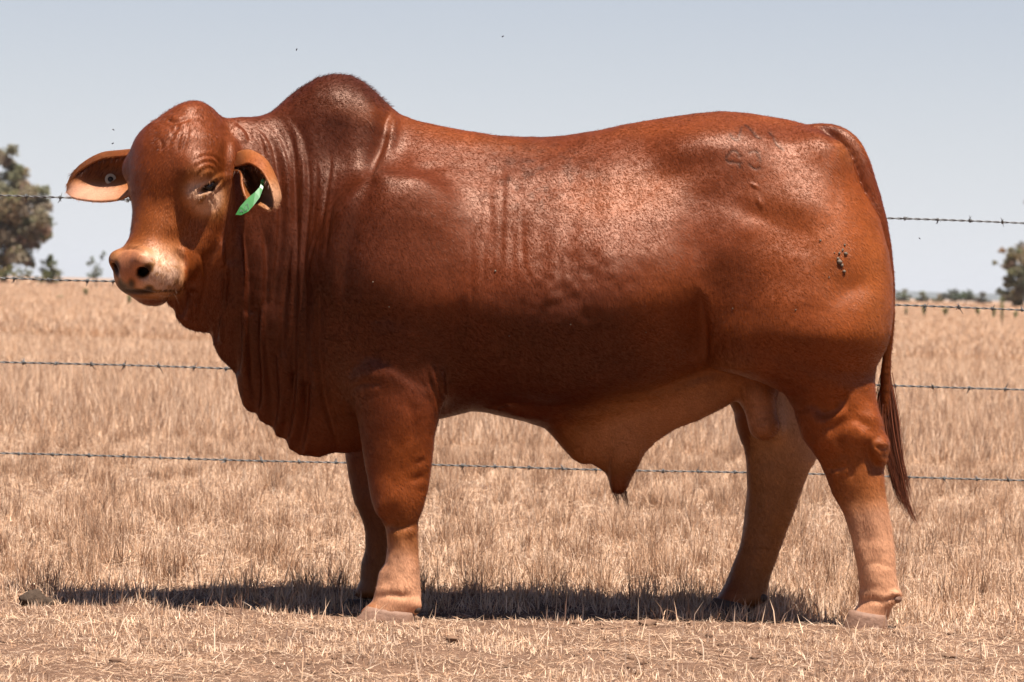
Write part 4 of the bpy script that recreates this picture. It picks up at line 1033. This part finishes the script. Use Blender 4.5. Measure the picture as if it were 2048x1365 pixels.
for k_, (x_, y_, r_, lb) in enumerate([(905, 1284, .014, 'reddish soil clod in front of the near front hoof'), (1295, 1255, .020, 'crumbly reddish soil clod between front and rear hooves at the shadow edge'),
                                 (1640, 1310, .013, 'little soil clod in the bare dirt before the near rear hoof'), (230, 1330, .014, 'brown soil clod at the lower left of the bare dirt'), (1900, 1320, .016, 'brown soil clod at the lower right of the bare dirt')]):
    g0 = G(x_, y_); lump('soil_clod', g0 + [0, 0, r_ * .4], (r_ * 1.3, r_, r_ * .8), crumb_m, lb, 'clod', 80 + 5 * k_, group='clods of soil in the foreground')

# =================================================================== barbed wire fence
FY = 1.75
galv = plain('galvanised_wire', (.10, .095, .09), rough=.5, metal=.3, noise=.35, scale=90)
fence = empty('barbed_wire_fence', W(1024, 1160, FY)); tag(fence, 'four strand barbed wire fence running straight across behind the bull', 'fence')
WIRES = [[(-1500, 352), (-300, 382), (0, 391), (140, 395), (255, 400), (1024, 421), (1780, 437), (2048, 447), (2400, 461), (3600, 500)],
         [(-1500, 510), (-300, 547), (0, 555), (110, 560), (225, 563), (1024, 590), (1790, 611), (2048, 620), (2400, 632), (3600, 668)],
         [(-1500, 676), (-300, 716), (0, 724), (230, 731), (465, 738), (1024, 755), (1745, 771), (2048, 779), (2400, 789), (3600, 822)],
         [(-1500, 866), (-300, 899), (0, 907), (345, 917), (690, 926), (860, 931), (1190, 939), (1490, 946), (1640, 949), (1820, 954), (2048, 961), (2400, 972), (3600, 1008)]]
BARBS = [[53, 121, 1810, 1876, 1941, 2005], [29, 97, 175, 226, 1850, 1918, 1985, 2044], [47, 112, 183, 248, 318, 388, 452, 1790, 1865, 1938, 2010], [37, 105, 178, 247, 320, 378, 450, 523, 598, 672, 925, 990, 1058, 1125, 1326, 1396, 1470, 1888, 1954, 2016]]
def barb_mesh(seed):
    r = random.Random(seed); mb = MB()
    for s_ in (-1, 1):
        pts = [Vector((s_ * .002 + (t - .5) * .0016, math.cos(a) * .0058, math.sin(a) * .0058)) for t, a in [(k / 12, r.uniform(0, 1) * .1 + s_ * 2 * math.pi * 1.2 * k / 12) for k in range(13)]]
        e0 = pts[0] + Vector((-.006 * s_ + r.uniform(-.003, .003), r.uniform(-.006, .004), r.choice((-1, 1)) * r.uniform(.013, .019)))
        e1 = pts[-1] + Vector((.006 * s_ + r.uniform(-.003, .003), r.uniform(-.006, .004), -r.choice((-1, 1)) * r.uniform(.013, .019)))
        pts = [e0] + pts + [e1]; mb.tube(pts, [.0007] + [.0017] * (len(pts) - 2) + [.0007], 5)
    me = mb.mesh('barb'); me.materials.append(galv); return me
barb_meshes = [barb_mesh(s_) for s_ in range(6)]
wl_ = ['top wire, crossing the sky', 'second wire from the top, along the horizon', 'third wire from the top, across the dry grass', 'lowest wire, just above the stubble']
for k_, (pts, bx) in enumerate(zip(WIRES, BARBS)):
    P_ = np.array([W(a, b, FY) for a, b in pts]); xs = np.arange(P_[0, 0], P_[-1, 0], .007)
    f_ = np.linspace(P_[0, 0], P_[-1, 0], 800); zf = np.interp(f_, P_[:, 0], P_[:, 2]); kr = np.hanning(41); kr /= kr.sum(); zf = np.convolve(np.pad(zf, 20, 'edge'), kr, 'valid')
    zs = np.interp(xs, f_, zf) + .0015 * np.sin(xs * 5.1 + k_); ysw = FY + .006 * np.sin(xs * 1.3 + k_)
    mb = MB(); tw = xs / .062 * 2 * np.pi + .8 * np.sin(xs * 3 + k_)
    for ph in (0, np.pi):
        mb.tube(np.stack([xs, ysw + .0021 * np.cos(tw + ph), zs + .0021 * np.sin(tw + ph)], 1), .0019, 6)
    wo = link('wire', mb.mesh('wire'), fence, [galv]); wo['label'] = wl_[k_]
    bxw = [W(b, np.interp(b, [q[0] for q in pts], [q[1] for q in pts]), FY)[0] for b in bx]
    full = list(bxw)
    for a, b in zip(sorted(bxw)[:-1], sorted(bxw)[1:]):
        g_ = round((b - a) / .121)
        full += [a + (b - a) * q / g_ for q in range(1, g_)]
    lo_, hi_ = min(bxw), max(bxw)
    full += [lo_ - .121 * q for q in range(1, 14)] + [hi_ + .121 * q for q in range(1, 14)]
    for xb in sorted(full):
        o = bpy.data.objects.new('barb', random.choice(barb_meshes)); col.objects.link(o); o.parent = wo
        o.matrix_parent_inverse = Matrix.Translation(fence.location).inverted() if False else Matrix.Identity(4)
        o.location = (xb, np.interp(xb, xs, ysw), np.interp(xb, xs, zs))
        o.rotation_euler = (random.uniform(0, 6.28), random.uniform(-.15, .05), random.uniform(-.1, .1)); s_ = random.uniform(.85, 1.15); o.scale = (s_,) * 3

# =================================================================== trees, shrubs and weeds far off
bark = plain('grey_bark', (.055, .045, .036), rough=.9, noise=.3, scale=3)
leafm = tint_mat('foliage', .6, .3, .25)
def leaf_cloud(c, r, n_, size, rgb, gaps=.5):
    """leaf sized faces scattered through an uneven ball"""
    u = rng.normal(0, 1, (n_, 3)); u /= np.linalg.norm(u, axis=1)[:, None]; q = rng.random((n_, 1)) ** .45
    P_ = u * q * (1 + gaps * noise3(u, 2.2, int(rng.integers(999)))[:, None]) * np.array(r)
    k = noise3(P_ / np.mean(r), 2.6, int(rng.integers(999))) > -.25; P_ = P_[k] + np.array(c); n_ = len(P_)
    a = rng.normal(0, 1, (n_, 3)); a /= np.linalg.norm(a, axis=1)[:, None]; b = np.cross(a, rng.normal(0, 1, (n_, 3))); b /= np.linalg.norm(b, axis=1)[:, None]
    s_ = size * rng.uniform(.6, 1.4, (n_, 1)); V = np.stack([P_ - a * s_, P_ - b * s_ * .45, P_ + a * s_, P_ + b * s_ * .45], 1).reshape(-1, 3)
    return V, np.repeat(np.array(rgb) * rng.uniform(.65, 1.4, (n_, 1)) * rng.uniform(.85, 1.15, (1, 3)), 4, 0)
def tree(name, label, cat, Y, lobes, base, trunk_r, rgb, dens_=520, size=.35, group=None, top=None):
    s_ = (Y + 10) / FOC; b0 = W(base[0], base[1], Y); b0[2] = float(gh([b0[0]], [Y])[0]) - .05
    root = empty(name, b0); tag(root, label, cat, group)
    Vs, Cs = [], []; mb = MB(); tp = W(*(top or (base[0], np.mean([q[1] for q in lobes]))), Y)
    mb.tube([b0, (b0 * .5 + tp * .5) + [.15 * trunk_r * 8, 0, 0], tp], [trunk_r, trunk_r * .75, trunk_r * .45], 9)
    fr = link('trunk', mb.mesh('trunk'), root, [bark])
    for (x_, y_, r_) in lobes:
        c = W(x_, y_, Y + rng.uniform(-.6, .6) * r_ * s_ * 1.2); R_ = r_ * s_
        sub = max(3, int(5 + r_ / 9))
        for _ in range(sub):
            o_ = rng.normal(0, .5, 3) * R_; V, c_ = leaf_cloud(c + o_, (R_ * .60, R_ * .60, R_ * .50), int(dens_ / sub * (r_ / 22) ** 1.2) + 12, size, np.array(rgb) * rng.uniform(.75, 1.25)); Vs.append(V); Cs.append(c_)
        mb2 = MB(); st = b0 * .45 + tp * .55; mb2.tube([st, st * .5 + c * .5 + [0, 0, .1 * R_], c], [trunk_r * .35, trunk_r * .2, trunk_r * .07], 5); 
        link('branch', mb2.mesh('branch'), root, [bark])
    V = np.concatenate(Vs); F = np.arange(len(V)).reshape(-1, 4)
    link('crown', np_mesh('crown', V, F, colors=np.concatenate(Cs), smooth=False), root, [leafm]); return root
OL = (.22, .18, .11)
tree('eucalyptus_tree', 'large grey green tree at the left edge with an uneven drooping crown', 'tree', 420,
     [(10, 322, 24), (-25, 330, 34), (28, 352, 22), (48, 372, 22), (70, 392, 22), (10, 385, 34), (40, 410, 30), (82, 420, 18), (65, 442, 26), (92, 452, 18), (20, 450, 36), (-25, 420, 50), (52, 480, 26), (80, 478, 16), (20, 500, 30), (-20, 500, 40), (50, 512, 18), (8, 530, 16), (62, 530, 8), (-60, 380, 50), (-70, 460, 50)],
     (6, 570), .45, OL, 3200, .20, top=(4, 420))
tree('cone_shrub', 'small cone shaped green tree standing between the big left tree and the sapling', 'tree', 420, [(101, 517, 7), (98, 530, 12), (106, 532, 12), (96, 545, 14), (108, 546, 14), (101, 556, 16)], (102, 572), .10, (.11, .115, .045), 900, .15, top=(101, 520))
tree('sapling', 'thin sparse sapling with bare twigs left of the muzzle', 'tree', 300, [(184, 524, 7), (190, 540, 10), (183, 552, 8), (196, 551, 8), (203, 516, 4), (208, 508, 3), (176, 527, 4)], (192, 575), .06, (.10, .105, .05), 300, .10, top=(192, 525))
tree('low_shrub', 'low yellow green bush at the foot of the big left tree', 'shrub', 400, [(20, 548, 12), (38, 545, 12), (55, 550, 9), (5, 550, 10)], (35, 572), .08, (.15, .14, .06), 500, .14)
tree('low_shrub', 'low dull bush right below the cone shaped tree', 'shrub', 400, [(74, 556, 7), (120, 558, 7), (88, 558, 7)], (95, 572), .08, (.13, .12, .06), 400, .14)
tree('eucalyptus_tree', 'rounded olive tree cut off by the right edge', 'tree', 480,
     [(2018, 512, 12), (2036, 506, 12), (2052, 520, 24), (2030, 540, 16), (2050, 555, 26), (2014, 566, 12), (2032, 575, 18), (2008, 588, 13), (2026, 594, 15), (2055, 588, 24), (1990, 525, 4), (2078, 520, 22), (2054, 404, 5), (2090, 545, 36)],
     (2058, 615), .4, (.21, .17, .09), 2600, .19, top=(2062, 520))
for (x_, y_, r_, lb, c_) in [(1805, 596, 11, 'low tree at the horizon nearest the tail of the bull', (.12, .12, .065)), (1845, 596, 10, 'second low horizon tree to the right of the bull', (.13, .12, .065)),
                         (1876, 598, 8, 'smallest yellowish tree in the horizon row', (.17, .135, .06)), (1901, 590, 13, 'tallest grey green tree of the horizon row', (.10, .105, .07)),
                         (1930, 593, 12, 'broad dark green horizon tree next to the tallest one', (.10, .11, .055)), (1962, 598, 10, 'last low horizon tree before the tree at the right edge', (.13, .115, .07))]:
    tree('horizon_tree', lb, 'tree', 900, [(x_ - r_ * .9, y_ + 2, r_ * .6), (x_, y_ - 1, r_ * 1.0), (x_ + r_ * .9, y_ + 2, r_ * .6), (x_ - r_ * .3, y_ + 6, r_ * .6), (x_ + r_ * .4, y_ + 6, r_ * .6)], (x_, 609), .2, c_, 1600, .24, 'row of low trees on the right horizon')
for (x_, y0, y1, lb, wd) in [(1812, 634, 618, 'faint green weed in the paddock close to the tail', 5), (1848, 634, 614, 'green weed in the paddock, second right of the tail', 6), (1892, 634, 616, 'leafy green weed in the middle of the right field', 9),
                         (1955, 632, 616, 'slim green weed left of the field sapling', 5), (1986, 640, 616, 'upright green weed touching the second wire at right', 7), (2004, 652, 606, 'spindly sapling in the right field', 7), (2030, 640, 622, 'faint weed right of the field sapling', 5),
                         (258, 612, 588, 'yellow green weed just below the muzzle', 9), (172, 596, 578, 'thin weed in the paddock under the left sapling', 5), (118, 600, 592, 'low green patch of weed in the left field', 8)]:
    g0 = G(x_, y0); Yg = g0[1]; s_ = (Yg + 10) / FOC; h_ = (y0 - y1) * s_; mb = MB(); root = empty('weed', g0); tag(root, lb, 'weed', 'green weeds dotted over the paddock'); Vs, Cs = [], []
    for k_ in range(4):
        tp = g0 + [rng.normal(0, wd * s_ * .4), rng.normal(0, .05), h_ * rng.uniform(.7, 1)]; mb.tube([g0 + [0, 0, -.03], g0 * .5 + tp * .5, tp], [.012, .008, .004], 5)
        for f_ in (.5, .75, 1): V, c_ = leaf_cloud(g0 * (1 - f_) + tp * f_, (wd * s_ * .4,) * 2 + (h_ * .16,), 70, .028 * s_ / .02, (.27, .25, .12)); Vs.append(V); Cs.append(c_)
    link('stem', mb.mesh('stem'), root, [bark]); V = np.concatenate(Vs); link('leaves', np_mesh('leaves', V, np.arange(len(V)).reshape(-1, 4), colors=np.concatenate(Cs), smooth=False), root, [leafm])

# blue ridge far beyond the trees on the right
V, F = [], []; xs_ = np.linspace(150, 4200, 160)
for k_, xw in enumerate(xs_):
    e = math.sin(min(1, max(0, (xw - 150) / 700)) * math.pi / 2) * math.sin(min(1, max(0, (4200 - xw) / 900)) * math.pi / 2)
    h_ = e * (19 + 3 * math.sin(xw * .004) + 2 * math.sin(xw * .011 + 1))
    V += [(xw * 1.5, 10300, -2), (xw * 1.5, 10800, h_ * 1.45), (xw * 1.5, 11200, h_ * 1.2), (xw * 1.5, 11600, -2)]
for k_ in range(len(xs_) - 1):
    for j in range(3): F.append((4 * k_ + j, 4 * k_ + 4 + j, 4 * k_ + 5 + j, 4 * k_ + 1 + j))
tag(link('hills', np_mesh('hills', V, F), None, [plain('wooded_ridge', (.05, .055, .045), rough=1, noise=.3, scale=.004)]), kind='structure')

# =================================================================== flies
flym = plain('fly_body', (.012, .012, .014), rough=.4)
for (x_, y_, Y_, lb) in [(593, 100, -.2, 'tiny fly in the sky above the neck'), (1006, 73, -.2, 'tiny fly in the sky over the middle of the back'), (227, 260, -.3, 'upper of two tiny flies left of the forehead'),
                         (226, 287, -.3, 'lower of two tiny flies left of the forehead'), (1839, 477, 0, 'tiny fly in the sky right of the tail, below the top wire'), (877, 851, -.2, 'tiny fly behind the elbow of the near front leg')]:
    c = W(x_, y_, Y_); mb = MB(); a = Vector((random.uniform(-1, 1), random.uniform(-.5, .5), random.uniform(-.5, .5))).normalized(); cv = Vector(c)
    mb.tube([cv - a * .0035, cv - a * .002, cv, cv + a * .0022, cv + a * .0032], [.0005, .0014, .0017, .0013, .0006], 7)
    s_ = a.orthogonal().normalized()
    for q in (-1, 1): mb.add([cv, cv - a * .003 + s_ * q * .0035, cv - a * .0045 + s_ * q * .0022, cv - a * .0035 + s_ * q * .0008], [(0, 1, 2, 3)])
    tag(link('fly', mb.mesh('fly'), None, [flym]), lb, 'fly', 'flies around the bull')

# =================================================================== dusty air between the camera and the far ridge
hz_ = MB(); X0, X1, Y0, Y1, Z0, Z1 = -13000, 13000, -70, 11900, -3.0, 60
hz_.add([(X0, Y0, Z0), (X1, Y0, Z0), (X1, Y1, Z0), (X0, Y1, Z0), (X0, Y0, Z1), (X1, Y0, Z1), (X1, Y1, Z1), (X0, Y1, Z1)], [(0, 3, 2, 1), (4, 5, 6, 7), (0, 1, 5, 4), (1, 2, 6, 5), (2, 3, 7, 6), (3, 0, 4, 7)])
hm = bpy.data.materials.new('dusty_air'); hm.use_nodes = True; hn = hm.node_tree.nodes; hn.remove(hn['Principled BSDF'])
pv = hn.new('ShaderNodeVolumePrincipled'); pv.inputs['Density'].default_value = HAZE_D; pv.inputs['Color'].default_value = (.88, .90, .95, 1); pv.inputs['Anisotropy'].default_value = .2
hm.node_tree.links.new(pv.outputs[0], hn['Material Output'].inputs['Volume'])
if HAZE_D > 0: tag(link('haze', hz_.mesh('haze', False), None, [hm]), 'thin dusty haze over the far paddock and ridge', 'haze', kind='stuff')
